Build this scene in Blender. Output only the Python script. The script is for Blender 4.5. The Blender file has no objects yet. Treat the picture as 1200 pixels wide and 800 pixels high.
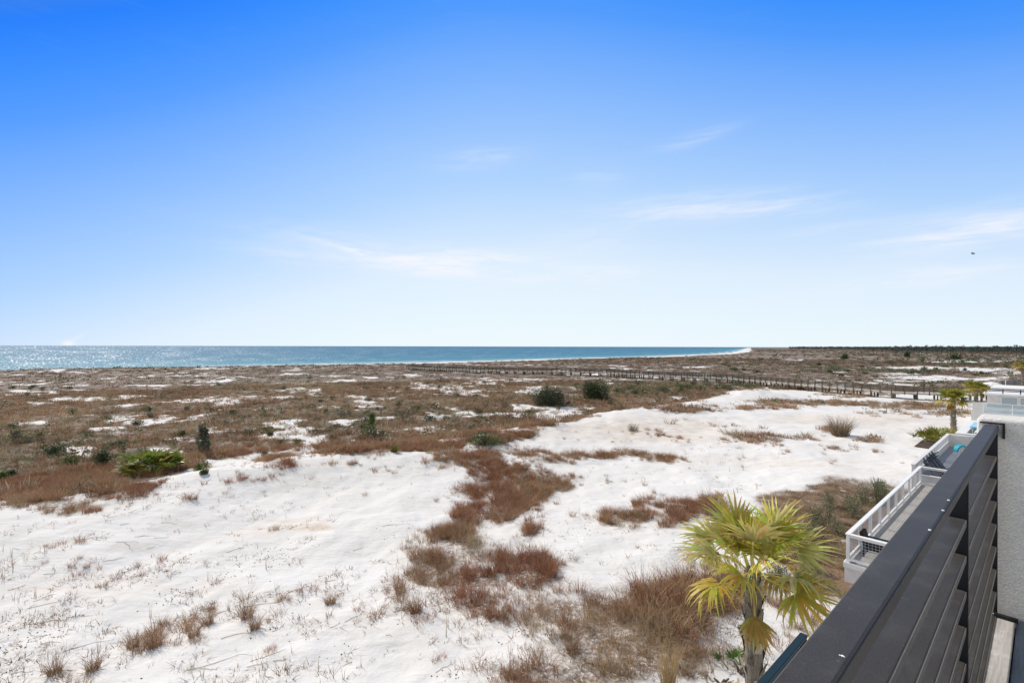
import bpy, math, random
import numpy as np
from mathutils import Matrix, Vector

random.seed(7)
RNG = np.random.default_rng(11)
R = math.radians
SC = bpy.context.scene
COL = SC.collection
CAMZ = 9.3
F = 560.0
D = (0.7464, 0.6656)      # along the house fronts
N = (-0.6656, 0.7464)     # towards the sea

# ------------------------------------------------------------------ helpers
def hy(px): return 405.8 + 0.0023 * (px - 600)
def at(px, Z, h):
    """point at depth Z seen in column px, h below the camera"""
    return Vector(((px - 600) / F * Z, Z, CAMZ - h))
def SK(s, k, z=0.0): return Vector((s * D[0] + k * N[0], s * D[1] + k * N[1], z))
def sk_of(x, y): return x * D[0] + y * D[1], x * N[0] + y * N[1]
def smooth(x, a, b):
    t = np.clip((x - a) / (b - a), 0, 1); return t * t * (3 - 2 * t)

def _hash(ix, iy, seed):
    n = (ix.astype(np.int64) * 374761393 + iy.astype(np.int64) * 668265263 + seed * 1442695041) & 0xffffffff
    n = ((n ^ (n >> 13)) * 1274126177) & 0xffffffff
    n = n ^ (n >> 16)
    return (n & 0xffff) / 65535.0
def vnoise(x, y, seed=0):
    x = np.asarray(x, float); y = np.asarray(y, float)
    ix = np.floor(x); iy = np.floor(y); fx = x - ix; fy = y - iy
    fx = fx * fx * (3 - 2 * fx); fy = fy * fy * (3 - 2 * fy)
    a = _hash(ix, iy, seed); b = _hash(ix + 1, iy, seed); c = _hash(ix, iy + 1, seed); d = _hash(ix + 1, iy + 1, seed)
    return (a * (1 - fx) + b * fx) * (1 - fy) + (c * (1 - fx) + d * fx) * fy
def fbm(x, y, scale, seed=0, octv=4):
    """fractal noise, roughly 0..1, features of size `scale` metres"""
    x = np.asarray(x, float) / scale; y = np.asarray(y, float) / scale
    s = 0; a = 1; t = 0
    for i in range(octv):
        cx, cy = x * 0.8 - y * 0.6 + 17.3 * i, x * 0.6 + y * 0.8 + 9.1 * i
        s = s + a * vnoise(cx, cy, seed + i); t += a
        x, y, a = cx * 2.03, cy * 2.03, a * 0.55
    return np.clip((s / t - 0.5) * 1.5 + 0.5, 0, 1)

def tag(o, label=None, cat=None, group=None, kind=None):
    if label: o['label'] = label
    if cat: o['category'] = cat
    if group: o['group'] = group
    if kind: o['kind'] = kind
    return o
def empty(name, loc, label, cat, group=None, rz=0.0, kind='thing'):
    o = bpy.data.objects.new(name, None); COL.objects.link(o)
    o.empty_display_size = 0.2
    o.location = loc; o.rotation_euler = (0, 0, rz)
    return tag(o, label, cat, group, kind)
def link_mesh(name, me, mat, parent=None, world=True):
    """links a mesh given in world coordinates (world=True) or in the parent's own (world=False)"""
    o = bpy.data.objects.new(name, me); COL.objects.link(o)
    if mat is not None: me.materials.append(mat)
    if parent is not None:
        o.parent = parent
        if world:
            m = Matrix.Identity(4); p = parent
            chain = []
            while p is not None: chain.append(p); p = p.parent
            for q in reversed(chain): m = m @ q.matrix_parent_inverse @ (Matrix.Translation(q.location) @ q.rotation_euler.to_matrix().to_4x4())
            o.matrix_parent_inverse = m.inverted()
    return o

class MB:
    def __init__(s): s.v = []; s.f = []; s.c = []
    def add(s, vs, fs, col=None):
        b = len(s.v); s.v += [tuple(v) for v in vs]; s.f += [tuple(b + i for i in f) for f in fs]
        s.c += [col or (1, 1, 1)] * len(vs)
    def box(s, ctr, size, ax=None, bev=0.0, col=None):
        """box about ctr; ax = (u, v, w) axes, size the full extents"""
        if ax is None: ax = (Vector((1, 0, 0)), Vector((0, 1, 0)), Vector((0, 0, 1)))
        u, v, w = ax; a, b, c = (q / 2 for q in size); ctr = Vector(ctr)
        if bev <= 0:
            vs = [ctr + u * (i * a) + v * (j * b) + w * (k * c) for k in (-1, 1) for j in (-1, 1) for i in (-1, 1)]
            s.add(vs, [(0, 2, 3, 1), (4, 5, 7, 6), (0, 1, 5, 4), (2, 6, 7, 3), (0, 4, 6, 2), (1, 3, 7, 5)], col)
            return
        e = min(bev, a * .45, b * .45, c * .45)
        # bevelled: section in v/w with cut corners, extruded along u, ends inset
        ring = [(-b + e, -c), (b - e, -c), (b, -c + e), (b, c - e), (b - e, c), (-b + e, c), (-b, c - e), (-b, -c + e)]
        vs = []
        for (uu, sc) in ((-a, e), (-a + e, 0), (a - e, 0), (a, e)):
            for (p, q) in ring:
                pp = p - math.copysign(sc, p) if abs(p) > sc else p
                qq = q - math.copysign(sc, q) if abs(q) > sc else q
                vs.append(ctr + u * uu + v * pp + w * qq)
        fs = []
        for r_ in range(3):
            for i in range(8):
                j = (i + 1) % 8
                fs.append((r_ * 8 + i, r_ * 8 + j, r_ * 8 + 8 + j, r_ * 8 + 8 + i))
        fs.append(tuple(reversed(range(8)))); fs.append(tuple(range(24, 32)))
        s.add(vs, fs, col)
    def skbox(s, s0, s1, k0, k1, z0, z1, bev=0.0, col=None):
        c = SK((s0 + s1) / 2, (k0 + k1) / 2, (z0 + z1) / 2)
        s.box(c, (abs(s1 - s0), abs(k1 - k0), z1 - z0), (Vector((D[0], D[1], 0)), Vector((N[0], N[1], 0)), Vector((0, 0, 1))), bev, col)
    def bar(s, a, b, w, h=None, bev=0.0, col=None):
        a = Vector(a); b = Vector(b); u = (b - a); L = u.length
        if L < 1e-6: return
        u /= L; up = Vector((0, 0, 1)) if abs(u.z) < .95 else Vector((N[0], N[1], 0))
        v = up.cross(u).normalized(); ww = u.cross(v)
        s.box((a + b) / 2, (L, w, h or w), (u, v, ww), bev, col)
    def tube(s, pts, rad, n=8, col=None, cap=True):
        pts = [Vector(p) for p in pts]
        if not hasattr(rad, '__len__'): rad = [rad] * len(pts)
        b = len(s.v); vs = []
        for i, p in enumerate(pts):
            t = (pts[min(i + 1, len(pts) - 1)] - pts[max(i - 1, 0)]).normalized()
            up = Vector((0, 0, 1)) if abs(t.z) < .9 else Vector((1, 0, 0))
            x = up.cross(t).normalized(); y = t.cross(x)
            for j in range(n):
                a = 2 * math.pi * j / n
                vs.append(p + x * (math.cos(a) * rad[i]) + y * (math.sin(a) * rad[i]))
        fs = [(i * n + j, i * n + (j + 1) % n, (i + 1) * n + (j + 1) % n, (i + 1) * n + j) for i in range(len(pts) - 1) for j in range(n)]
        if cap: fs += [tuple(reversed(range(n))), tuple(range((len(pts) - 1) * n, len(pts) * n))]
        s.add(vs, fs, col)
    def build(s, name, mat, parent=None, smooth_=False, label=None):
        me = bpy.data.meshes.new(name); me.from_pydata(s.v, [], s.f); me.validate()
        a = me.color_attributes.new('col', 'FLOAT_COLOR', 'POINT')
        if len(s.c) == len(me.vertices):
            a.data.foreach_set('color', np.array([(c[0], c[1], c[2], 1) for c in s.c], np.float32).ravel())
        if smooth_:
            for p in me.polygons: p.use_smooth = True
        o = link_mesh(name, me, mat, parent)
        if label: o['label'] = label
        return o

def np_mesh(name, V, Fc, C=None, smooth_=False):
    """triangles or quads from arrays"""
    me = bpy.data.meshes.new(name)
    V = np.ascontiguousarray(V, np.float32); Fc = np.ascontiguousarray(Fc, np.int32)
    n = Fc.shape[1]
    me.vertices.add(len(V)); me.vertices.foreach_set('co', V.ravel())
    me.loops.add(Fc.size); me.loops.foreach_set('vertex_index', Fc.ravel())
    me.polygons.add(len(Fc)); me.polygons.foreach_set('loop_start', np.arange(0, Fc.size, n, dtype=np.int32))
    try: me.polygons.foreach_set('loop_total', np.full(len(Fc), n, np.int32))
    except Exception: pass
    me.update(calc_edges=True)
    if C is not None:
        a = me.color_attributes.new('col', 'FLOAT_COLOR', 'POINT')
        a.data.foreach_set('color', np.concatenate([C, np.ones((len(C), 1))], 1).astype(np.float32).ravel())
    if smooth_: me.polygons.foreach_set('use_smooth', np.ones(len(Fc), bool))
    return me

# ------------------------------------------------------------------ terrain
def shore_k(s):
    s = np.asarray(s, float)
    return 262 + 60 * np.log1p(np.exp(np.clip((s - 555) / 150, -30, 30))) + 3.5 * np.sin(s / 37.0) + 2 * np.sin(s / 13.0 + 1)

def ground_h(x, y):
    x = np.asarray(x, float); y = np.asarray(y, float)
    s, k = sk_of(x, y); r = np.hypot(x, y)
    kk = k + 3.0 * (fbm(x, y, 14, 3, 2) - .5)
    h = 1.05 * (1 - smooth(kk, 33, 45)) * (1 - .95 * smooth(s, 66, 92))
    h = h + 0.75 * np.exp(-((kk - 33) / 4.2) ** 2) * (0.35 + 0.9 * fbm(x, y, 11, 21, 3)) * (1 - smooth(s, 55, 80))
    h = h - 0.45 * np.exp(-((k - 19) / 8.0) ** 2) * (1 - smooth(s, 30, 60))
    near = 1 - smooth(r, 60, 140)
    h = h + (fbm(x, y, 9, 5, 3) - .5) * 0.5 * (0.35 + .65 * near)
    h = h + (fbm(x, y, 1.7, 8, 3) - .5) * 0.16 * (0.3 + near)
    # little hummocks in the scrub plain
    plain = smooth(k, 42, 55) * (1 - smooth(r, 300, 600))
    h = h + plain * np.maximum(fbm(x, y, 7, 31, 3) - .5, 0) * .8
    # the white dune with a scarp by the boardwalk
    h = h + 1.7 * np.exp(-(((x - 41) / 9) ** 2 + ((y - 84) / 6) ** 2)) * (.6 + .8 * fbm(x, y, 4, 12, 3))
    # small blown ridge in the foreground left of the red grass
    h = h + 0.4 * np.exp(-(((x + 9) / 8) ** 2 + ((y - 33) / 3.0) ** 2))
    # foredune, beach, sea bed
    ks = shore_k(s)
    bw = 16 + 26 * smooth(s, 0, 160)
    fd = (.85 - .65 * smooth(s, -10, 60)) * (.45 + .9 * fbm(x, y, 16, 44, 3))
    h = h * (1 - smooth(k, ks - bw - 25, ks - bw))
    h = h + fd * np.exp(-((k - (ks - bw - 12)) / 9.0) ** 2)
    h = h - smooth(k, ks - bw, ks + 6) * 0.75 - smooth(k, ks + 6, ks + 60) * 3
    # behind and under the houses the lot is level
    lot = 1 - smooth(k, 4.5, 7.5)
    h = h * (1 - .75 * lot) + 1.02 * .75 * lot
    return h

def drop(px, py, hmax=1.5):
    """ground point seen at a pixel of the photograph (used only to read positions off the photograph)"""
    dx = (px - 600) / F; dz = -(py - hy(px)) / F
    if dz >= -1e-4: dz = -1e-4
    t = (CAMZ - hmax - 1.2) / -dz
    for _ in range(80):
        z = CAMZ + dz * t; g = float(ground_h(dx * t, t))
        if z <= g + 1e-3: break
        t += max((z - g) / -dz * 0.6, 0.01)
    return Vector((dx * t, t, float(ground_h(dx * t, t))))

# where sand and scrub lie: read off the photograph, held as a map of the ground
EDGE = [(-500, 600), (0, 590), (60, 580), (100, 576), (150, 562), (200, 555), (250, 540), (300, 529), (350, 527), (400, 533), (450, 533),
        (500, 531), (560, 526), (600, 520), (640, 502), (690, 489), (750, 479), (800, 474), (830, 467), (860, 459), (900, 456), (960, 458), (1000, 461), (1100, 461), (1500, 463)]
ADD = [  # red-brown grass in the white sand: px, py, rx, ry, amount
 (545, 541, 50, 13, .9), (590, 560, 50, 17, 1), (600, 585, 42, 22, 1), (635, 565, 40, 12, .9), (600, 605, 22, 9, 1), (640, 622, 16, 14, .9), (630, 605, 28, 12, .5),
 (553, 628, 34, 22, .95), (515, 668, 42, 26, .9), (560, 682, 44, 20, 1), (632, 672, 46, 24, 1), (595, 660, 34, 20, .7), (588, 715, 14, 10, 1), (540, 650, 50, 28, .75),
 (690, 720, 95, 32, .75), (740, 765, 100, 44, .95), (680, 790, 110, 26, .85), (800, 720, 62, 38, 1), (840, 700, 50, 36, 1), (765, 735, 46, 38, 1), (850, 770, 40, 30, .6),
 (690, 700, 70, 18, .65), (572, 598, 46, 20, .8), (560, 612, 34, 22, .75), (500, 655, 30, 18, .6), (655, 655, 30, 14, .6), (610, 640, 34, 12, .5), (560, 575, 34, 16, .8), (570, 700, 60, 16, .55), (620, 725, 60, 22, .55), (300, 521, 60, 9, .9), (250, 531, 40, 6, .85), (700, 607, 24, 8, .4), (780, 615, 60, 8, .5), (655, 700, 36, 14, .8),
 (640, 538, 34, 6, .8), (700, 533, 60, 4.5, .8), (770, 536, 36, 4, .7), (610, 530, 30, 8, .7), 
 (735, 608, 24, 14, .95), (792, 600, 26, 18, 1), (832, 592, 32, 11, .9), (760, 588, 30, 5, .7), (812, 615, 30, 8, .5), (850, 604, 20, 8, .6),
 (895, 512, 56, 8, .75), (850, 502, 34, 7, .5), (1030, 518, 28, 5, .8), (985, 506, 16, 6, .9), (945, 514, 26, 5, .6), (800, 480, 40, 6, .8), (830, 474, 20, 4, .6), (800, 494, 16, 4, .5),
 (1000, 524, 40, 4, .4), (790, 510, 60, 7, .25), (745, 503, 30, 5, .3), (700, 566, 40, 4, .25),
 (980, 473, 90, 5, .85), (1080, 476, 70, 6, .8), (1120, 484, 40, 5, .7), (900, 478, 60, 4, .7), (1050, 486, 60, 4, .4), (930, 471, 60, 3.5, .8), (1000, 462, 60, 4, .6),
 (65, 780, 12, 10, .7), (110, 775, 12, 9, .8), (158, 751, 10, 8, .8), (182, 746, 11, 10, .9), (228, 736, 9, 8, .8), (244, 722, 10, 9, .9), (295, 716, 12, 14, .7), (330, 740, 20, 10, .3),
 (390, 705, 16, 9, .5), (425, 710, 22, 8, .5), (470, 690, 26, 22, .5), (470, 760, 60, 30, .2), (510, 720, 60, 30, .4), (230, 770, 60, 26, .12), 
 (200, 572, 40, 9, .5), (140, 577, 45, 9, .8), (60, 590, 70, 10, .8), (10, 588, 40, 12, .8), (225, 582, 20, 6, .5), (250, 575, 14, 8, .6), (340, 540, 26, 8, .8), (320, 551, 20, 7, .45),
 (395, 545, 30, 5, .35), (470, 548, 40, 5, .3), (300, 558, 30, 6, .35), (290, 575, 28, 6, .3), (940, 712, 44, 40, .55), (905, 760, 40, 30, .5), (60, 640, 80, 14, .1), (150, 660, 160, 30, .07),
]
CUT = [  # white sand showing in the scrub
 (110, 467, 60, 3.6, 1), (240, 469, 45, 3.4, 1), (290, 466, 46, 3.4, .95), (335, 465, 22, 2.4, .9), (40, 497, 34, 4, .9), (95, 491, 34, 2.6, .8), (520, 453, 62, 6.5, .9), (575, 450, 30, 5, .8),
 (15, 458, 26, 3, .8), (60, 452, 60, 1.6, .7), (170, 452, 46, 2.0, .9), (130, 438, 26, 1.6, .6), (250, 447, 40, 2.4, .6), (380, 478, 36, 5, .7), (215, 513, 34, 4, .7), (100, 523, 20, 4, .75),
 (85, 545, 30, 5, .6), (430, 495, 30, 4, .6), (490, 500, 30, 4, .5), (300, 480, 40, 4, .35), (540, 482, 30, 5, .6), (620, 446, 60, 3, .9), (470, 440, 30, 2, .6), (510, 426, 20, 1.6, .6),
 (820, 430, 24, 2, .9), (930, 421.5, 24, 1.8, .9), (860, 424, 20, 1.2, .6), (1010, 418, 30, 1.2, .6), (1120, 424, 46, 2.6, 1), (1175, 424, 24, 2, 1), (1080, 431, 70, 3.0, 1), (1150, 433, 50, 3.4, 1),
 (1050, 438, 34, 2.2, .8), (1090, 443, 70, 4.6, 1), (1160, 443, 40, 4, .9), (1040, 446, 30, 3.6, .8), (1180, 437, 30, 3, .9), (960, 446, 60, 2.2, .6), (900, 447, 30, 2, .5),
 (1010, 465, 70, 4, .6), (930, 463, 50, 4.0, .8), (600, 492, 40, 4, .5), (650, 480, 30, 3, .5), (580, 508, 30, 3, .4), (770, 462, 40, 3, .3),
 (30, 562, 60, 3.6, .5), (100, 563, 36, 3, .6), (235, 528, 26, 3, .3), (310, 512, 50, 3, .3), (400, 516, 60, 3, .45), (520, 513, 40, 3, .35),
]
def _ell(px, py, e):
    return 1 - smooth(np.hypot((px - e[0]) / e[2], (py - e[1]) / e[3]), .4, 1.5)
def cover(x, y):
    """scrub amount 0..1, litter-strewn slope, and redness, for ground points"""
    x = np.asarray(x, float); y = np.asarray(y, float)
    r = np.hypot(x, y)
    amp = .55 + r * .035
    wx = x + (fbm(x, y, 2.2 + r.mean() * 0, 61, 3) - .5) * 1.6 + (fbm(x, y, 11, 65, 3) - .5) * amp
    wy = y + (fbm(x, y, 2.2, 71, 3) - .5) * 1.6 + (fbm(x, y, 11, 75, 3) - .5) * amp
    hh = ground_h(x, y)
    Z = np.maximum(wy, 3.0)
    px = 600 + F * wx / Z
    py = 405.8 + .0023 * (px - 600) + F * (CAMZ - hh) / Z
    ex = np.interp(px, [e[0] for e in EDGE], [e[1] for e in EDGE])
    soft = 0.5 + (py - 405) * .035
    scrub = smooth(ex - py, -soft, soft * 1.3)
    v = 0.97 * scrub
    hole = fbm(x, y, 9, 81, 4); hole2 = fbm(x, y, 2.6, 91, 3)
    far = smooth(r, 200, 330)
    cutn = smooth(hole * .55 + hole2 * .45, .60, .74) * (1 - far * .75)
    v = v * (1 - .8 * cutn * (scrub > .5))
    cut = np.zeros_like(v)
    for e in CUT: cut = np.maximum(cut, e[4] * (1 - smooth(np.hypot((px - e[0]) / (e[2] * .95), (py - e[1]) / (e[3] * .82)), .3, 1.35)))
    rag = fbm(x, y, 4.0, 95, 4) * .55 + fbm(x, y, 1.1, 97, 3) * .45
    v = v * (1 - .88 * smooth(cut + (rag - .5) * 1.9 * (cut > .02), .38, .95))
    red = np.clip(1 - (ex - py) / (8 + (py - 405) * .16), 0, 1) * scrub
    g = np.zeros_like(v)
    for e in ADD: g = np.maximum(g, e[4] * _ell(px, py, e))
    inside = (y > 3) * (np.abs(px - 600) < 1300)
    v = np.maximum(v, g) * inside
    red = np.maximum(red, g)
    s, k = sk_of(x, y)
    # pine straw mulch along the house lots
    straw = (1 - smooth(k + (fbm(x, y, 3, 15, 3) - .5) * 2.5 + 3.2 * (1 - smooth(s, 19, 26)), 9.4, 10.4)) * smooth(s + (fbm(x, y, 4, 19, 2) - .5) * 3, 17.5, 19.5) * (1 - smooth(s, 33, 37)) * smooth(y, 3, 5)
    v = v * (1 - .9 * straw)
    # beach and water edge
    ks = shore_k(s); bw = 16 + 26 * smooth(s, 0, 160)
    v = v * (1 - smooth(k, ks - bw - 3, ks - bw + 1))
    cover.scrub = scrub
    return v, straw, red, px, py

def build_ground():
    ang = np.radians(np.linspace(-78, 84, 860))
    rr = np.concatenate([[0.0, 1.5], np.geomspace(3, 400, 640), np.geomspace(404, 14000, 190)])
    A, Rr = np.meshgrid(ang, rr)
    x = np.sin(A) * Rr; y = np.cos(A) * Rr
    xf, yf = x.ravel(), y.ravel()
    z = ground_h(xf, yf)
    v, straw, red, px, py = cover(xf, yf); scrub = cover.scrub.copy()
    nr, na = x.shape
    i = np.arange(nr - 1)[:, None] * na + np.arange(na - 1)[None, :]
    i = i.ravel()
    Fc = np.stack([i, i + na, i + na + 1, i + 1], 1)
    s, k = sk_of(xf, yf)
    wet = smooth(k, shore_k(s) - 7, shore_k(s) - 1)
    C = np.stack([v, straw, red], 1)
    me = np_mesh('ground', np.stack([xf, yf, z], 1), Fc, C, True)
    a = me.color_attributes.new('extra', 'FLOAT_COLOR', 'POINT')
    # tan crust patches, by place
    tan = np.zeros_like(v)
    for e in [(350, 618, 34, 7, 1), (310, 622, 40, 5, .5), (160, 640, 40, 5, .5), (330, 608, 30, 4, .5), (760, 505, 110, 16, .9), (1000, 492, 110, 6, .8), (1060, 500, 70, 8, .45), (100, 692, 160, 14, .35), (900, 540, 120, 8, .35), (1020, 550, 60, 8, .35)]:
        tan = np.maximum(tan, e[4] * _ell(px, py, e))
    E = np.stack([tan, wet, scrub * (xf * 0 + 1), np.ones_like(v)], 1)
    a.data.foreach_set('color', E.astype(np.float32).ravel())
    o = link_mesh('ground', me, MAT['sand']); tag(o, 'white sand dunes with brown litter under the scrub', 'ground', kind='structure')
    return o

# ------------------------------------------------------------------ materials
MAT = {}
class NT:
    def __init__(s, name):
        m = bpy.data.materials.new(name); m.use_nodes = True; s.m = m; s.t = m.node_tree; s.t.nodes.clear(); MAT[name] = m
    def n(s, typ, ins=None, **kw):
        nd = s.t.nodes.new(typ)
        for k_, v_ in kw.items(): setattr(nd, k_, v_)
        for k_, v_ in (ins or {}).items():
            sk = nd.inputs[k_]
            if hasattr(v_, 'is_output') or isinstance(v_, bpy.types.NodeSocket): s.t.links.new(v_, sk)
            else: sk.default_value = v_
        return nd
    def mix(s, f, a, b, typ='MIX'):
        nd = s.t.nodes.new('ShaderNodeMix'); nd.data_type = 'RGBA'; nd.blend_type = typ
        for i, v_ in ((0, f), (6, a), (7, b)):
            if isinstance(v_, bpy.types.NodeSocket): s.t.links.new(v_, nd.inputs[i])
            else: nd.inputs[i].default_value = v_ if i == 0 else (tuple(v_) + (1,))[:4]
        return nd.outputs[2]
    def math(s, op, a, b=0.0, c=None, clamp=False):
        nd = s.t.nodes.new('ShaderNodeMath'); nd.operation = op; nd.use_clamp = clamp
        for i, v_ in enumerate((a, b) if c is None else (a, b, c)):
            if isinstance(v_, bpy.types.NodeSocket): s.t.links.new(v_, nd.inputs[i])
            else: nd.inputs[i].default_value = v_
        return nd.outputs[0]
    def noise(s, vec, scale, detail=3, rough=.55, dist=0.0):
        nd = s.n('ShaderNodeTexNoise', {'Scale': scale, 'Detail': detail, 'Roughness': rough, 'Distortion': dist})
        if vec is not None: s.t.links.new(vec, nd.inputs['Vector'])
        return nd.outputs[0]
    def step(s, val, a, b):
        nd = s.n('ShaderNodeMapRange', {'Value': val, 'From Min': a, 'From Max': b}); nd.interpolation_type = 'SMOOTHSTEP'
        return nd.outputs[0]
    def bump(s, h, strength, dist, prev=None):
        nd = s.n('ShaderNodeBump', {'Height': h, 'Strength': strength, 'Distance': dist})
        if prev is not None: s.t.links.new(prev, nd.inputs['Normal'])
        return nd.outputs[0]
    def out(s, sh):
        o = s.n('ShaderNodeOutputMaterial'); s.t.links.new(sh, o.inputs[0]); return s.m
    def pbsdf(s, col, rough=.7, spec=.4, metal=0.0, normal=None, **kw):
        nd = s.n('ShaderNodeBsdfPrincipled')
        for i, v_ in (('Base Color', col), ('Roughness', rough), ('Specular IOR Level', spec), ('Metallic', metal)):
            if isinstance(v_, bpy.types.NodeSocket): s.t.links.new(v_, nd.inputs[i])
            else: nd.inputs[i].default_value = (tuple(v_) + (1,))[:4] if i == 'Base Color' else v_
        if normal is not None: s.t.links.new(normal, nd.inputs['Normal'])
        for k_, v_ in kw.items(): nd.inputs[k_].default_value = v_
        return nd.outputs[0]

def make_materials():
    # --- sand and litter
    t = NT('sand'); pos = t.n('ShaderNodeNewGeometry').outputs['Position']
    at1 = t.n('ShaderNodeAttribute', attribute_name='col'); sep = t.n('ShaderNodeSeparateColor', {'Color': at1.outputs['Color']})
    at2 = t.n('ShaderNodeAttribute', attribute_name='extra'); sp2 = t.n('ShaderNodeSeparateColor', {'Color': at2.outputs['Color']})
    veg, straw, red = sep.outputs[0], sep.outputs[1], sep.outputs[2]
    n1 = t.noise(pos, .35, 4); n2 = t.noise(pos, 3.0, 5, .6); n3 = t.noise(pos, 14, 4, .65)
    sand = t.mix(t.step(n1, .3, .7), (.695, .675, .636), (.742, .724, .69))
    sand = t.mix(t.math('MULTIPLY', t.step(n3, .52, .75), .22), sand, (.50, .47, .44))
    wav = t.noise(t.n('ShaderNodeMapping', {'Vector': pos, 'Rotation': (0, 0, R(28)), 'Scale': (.5, 2.4, 1)}).outputs[0], 1.0, 4, .6, .6)
    sand = t.mix(t.math('MULTIPLY', t.step(wav, .5, .72), .20), sand, (.61, .56, .49))
    sand = t.mix(t.math('MULTIPLY', t.math('MULTIPLY', sp2.outputs[0], t.step(t.noise(t.n('ShaderNodeMapping', {'Vector': pos, 'Rotation': (0, 0, R(28)), 'Scale': (.35, 2.0, 1)}).outputs[0], 1.3, 4, .6, 1.), .35, .62)), .75), sand, (.60, .47, .34))
    sand = t.mix(t.math('MULTIPLY', sp2.outputs[1], .8), sand, (.42, .38, .33))
    # litter under the scrub: broken up, brown to grey, some moss
    vn = t.math('ADD', veg, t.math('MULTIPLY', t.math('SUBTRACT', t.noise(pos, 1.6, 5, .65), .5), 1.1))
    vn = t.math('ADD', vn, t.math('MULTIPLY', sp2.outputs[2], t.math('MULTIPLY', veg, .40)))
    lit = t.math('MULTIPLY', t.step(vn, .50, .98), t.math('MAXIMUM', t.step(t.noise(pos, 7, 5, .7), .34, .56), sp2.outputs[2]))
    lc = t.mix(t.step(t.noise(pos, .12, 4), .35, .65), (.175, .120, .085), (.21, .165, .12))
    lc = t.mix(t.math('MULTIPLY', red, .6), lc, (.22, .135, .085))
    lc = t.mix(t.math('MULTIPLY', t.step(n2, .55, .8), .7), lc, (.31, .27, .22))
    lc = t.mix(t.math('MULTIPLY', t.step(t.noise(pos, .022, 4, .6), .5, .64), .55), lc, (.085, .09, .042))
    col = t.mix(t.math('MULTIPLY', lit, .93), sand, lc)
    # pine straw
    stn = t.noise(t.n('ShaderNodeMapping', {'Vector': pos, 'Scale': (1, 1, 1)}).outputs[0], 22, 5, .7, 1.5)
    sc = t.mix(t.step(stn, .35, .65), (.12, .075, .05), (.30, .20, .13))
    sc = t.mix(t.math('MULTIPLY', t.step(t.noise(pos, .7, 4), .5, .7), .6), sc, (.26, .20, .14))
    col = t.mix(t.math('MULTIPLY', straw, t.step(t.noise(pos, 1.8, 4), .2, .42)), col, sc)
    b = t.bump(t.noise(pos, .9, 3), .35, .22)
    b = t.bump(t.noise(pos, 4.2, 4, .62, .4), .6, .05, b)
    b = t.bump(wav, .45, .12, b)
    b = t.bump(t.noise(pos, 28, 3, .6), .5, .012, b)
    t.out(t.pbsdf(col, .9, .15, normal=b))
    # --- foliage (colour from the mesh) with a little light through it
    for nm, tr, rg in (('grass', .25, .7), ('leaf', .3, .5), ('frond', .35, .42), ('twig', .05, .8)):
        t = NT(nm); a = t.n('ShaderNodeAttribute', attribute_name='col').outputs['Color']
        pb = t.pbsdf(a, rg, .3 if nm != 'grass' else .15)
        tl = t.n('ShaderNodeBsdfTranslucent', {'Color': a}).outputs[0]
        mx = t.n('ShaderNodeMixShader', {0: tr}); t.t.links.new(pb, mx.inputs[1]); t.t.links.new(tl, mx.inputs[2])
        t.out(mx.outputs[0])
    # --- palm trunk
    t = NT('bark'); pos = t.n('ShaderNodeTexCoord').outputs['Object']
    n = t.noise(t.n('ShaderNodeMapping', {'Vector': pos, 'Scale': (1, 1, .25)}).outputs[0], 40, 5, .7)
    a = t.n('ShaderNodeAttribute', attribute_name='col').outputs['Color']
    c = t.mix(t.step(n, .3, .7), (.17, .145, .12), (.36, .33, .29))
    c = t.mix(1.0, c, a, 'MULTIPLY')
    t.out(t.pbsdf(c, .9, .1, normal=t.bump(n, .6, .02)))
    # --- weathered timber
    for nm, c0, c1 in (('timber', (.105, .086, .066), (.22, .182, .142)), ('timber_pale', (.42, .39, .33), (.58, .545, .48)), ('fence_wood', (.24, .235, .23), (.36, .35, .34))):
        t = NT(nm); pos = t.n('ShaderNodeNewGeometry').outputs['Position']
        n = t.noise(t.n('ShaderNodeMapping', {'Vector': pos, 'Rotation': (0, 0, R(-41.7)), 'Scale': (1, 9, 9)}).outputs[0], 2.5, 4, .6)
        c = t.mix(t.step(n, .3, .7), c0, c1)
        c = t.mix(t.math('MULTIPLY', t.step(t.noise(pos, .9, 3), .45, .7), .4), c, tuple(q * .6 for q in c0))
        t.out(t.pbsdf(c, .85, .2))
    # --- deck boards running along the house front
    for nm, c0, c1 in (('deck_boards', (.36, .335, .30), (.52, .49, .45)), ('deck_grey', (.26, .275, .30), (.36, .375, .40)), ('floor_shade_blue', (.10, .125, .155), (.20, .235, .275)), ('floor_pale', (.32, .30, .28), (.49, .47, .45))):
        t = NT(nm); pos = t.n('ShaderNodeNewGeometry').outputs['Position']
        rot = t.n('ShaderNodeMapping', {'Vector': pos, 'Rotation': (0, 0, -math.atan2(D[1], D[0]))}).outputs[0]
        st = t.n('ShaderNodeMapping', {'Vector': rot, 'Scale': (.8, 14, 14)}).outputs[0]
        n = t.noise(st, 4.0, 5, .65, .3)
        c = t.mix(t.step(n, .3, .7), c0, c1)
        xyz = t.n('ShaderNodeSeparateXYZ', {'Vector': rot})
        if nm.startswith('floor'):
            c = t.mix(t.math('MULTIPLY', t.step(t.noise(pos, 9, 5, .7), .5, .66), .5), c, tuple(min(1, q * 1.35) for q in c1))
            c = t.mix(t.math('MULTIPLY', t.step(t.noise(st, 14, 5, .7), .56, .7), .5), c, tuple(q * .5 for q in c0))
        # each board its own tone
        bd = t.math('FLOOR', t.math('DIVIDE', xyz.outputs[1], .14))
        wn = t.n('ShaderNodeTexWhiteNoise', noise_dimensions='1D'); t.t.links.new(bd, wn.inputs['W'])
        c = t.mix(t.math('MULTIPLY', wn.outputs[0], .3), c, tuple(q * .65 for q in c0))
        t.out(t.pbsdf(c, .75, .25, normal=t.bump(n, .35, .004)))
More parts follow.
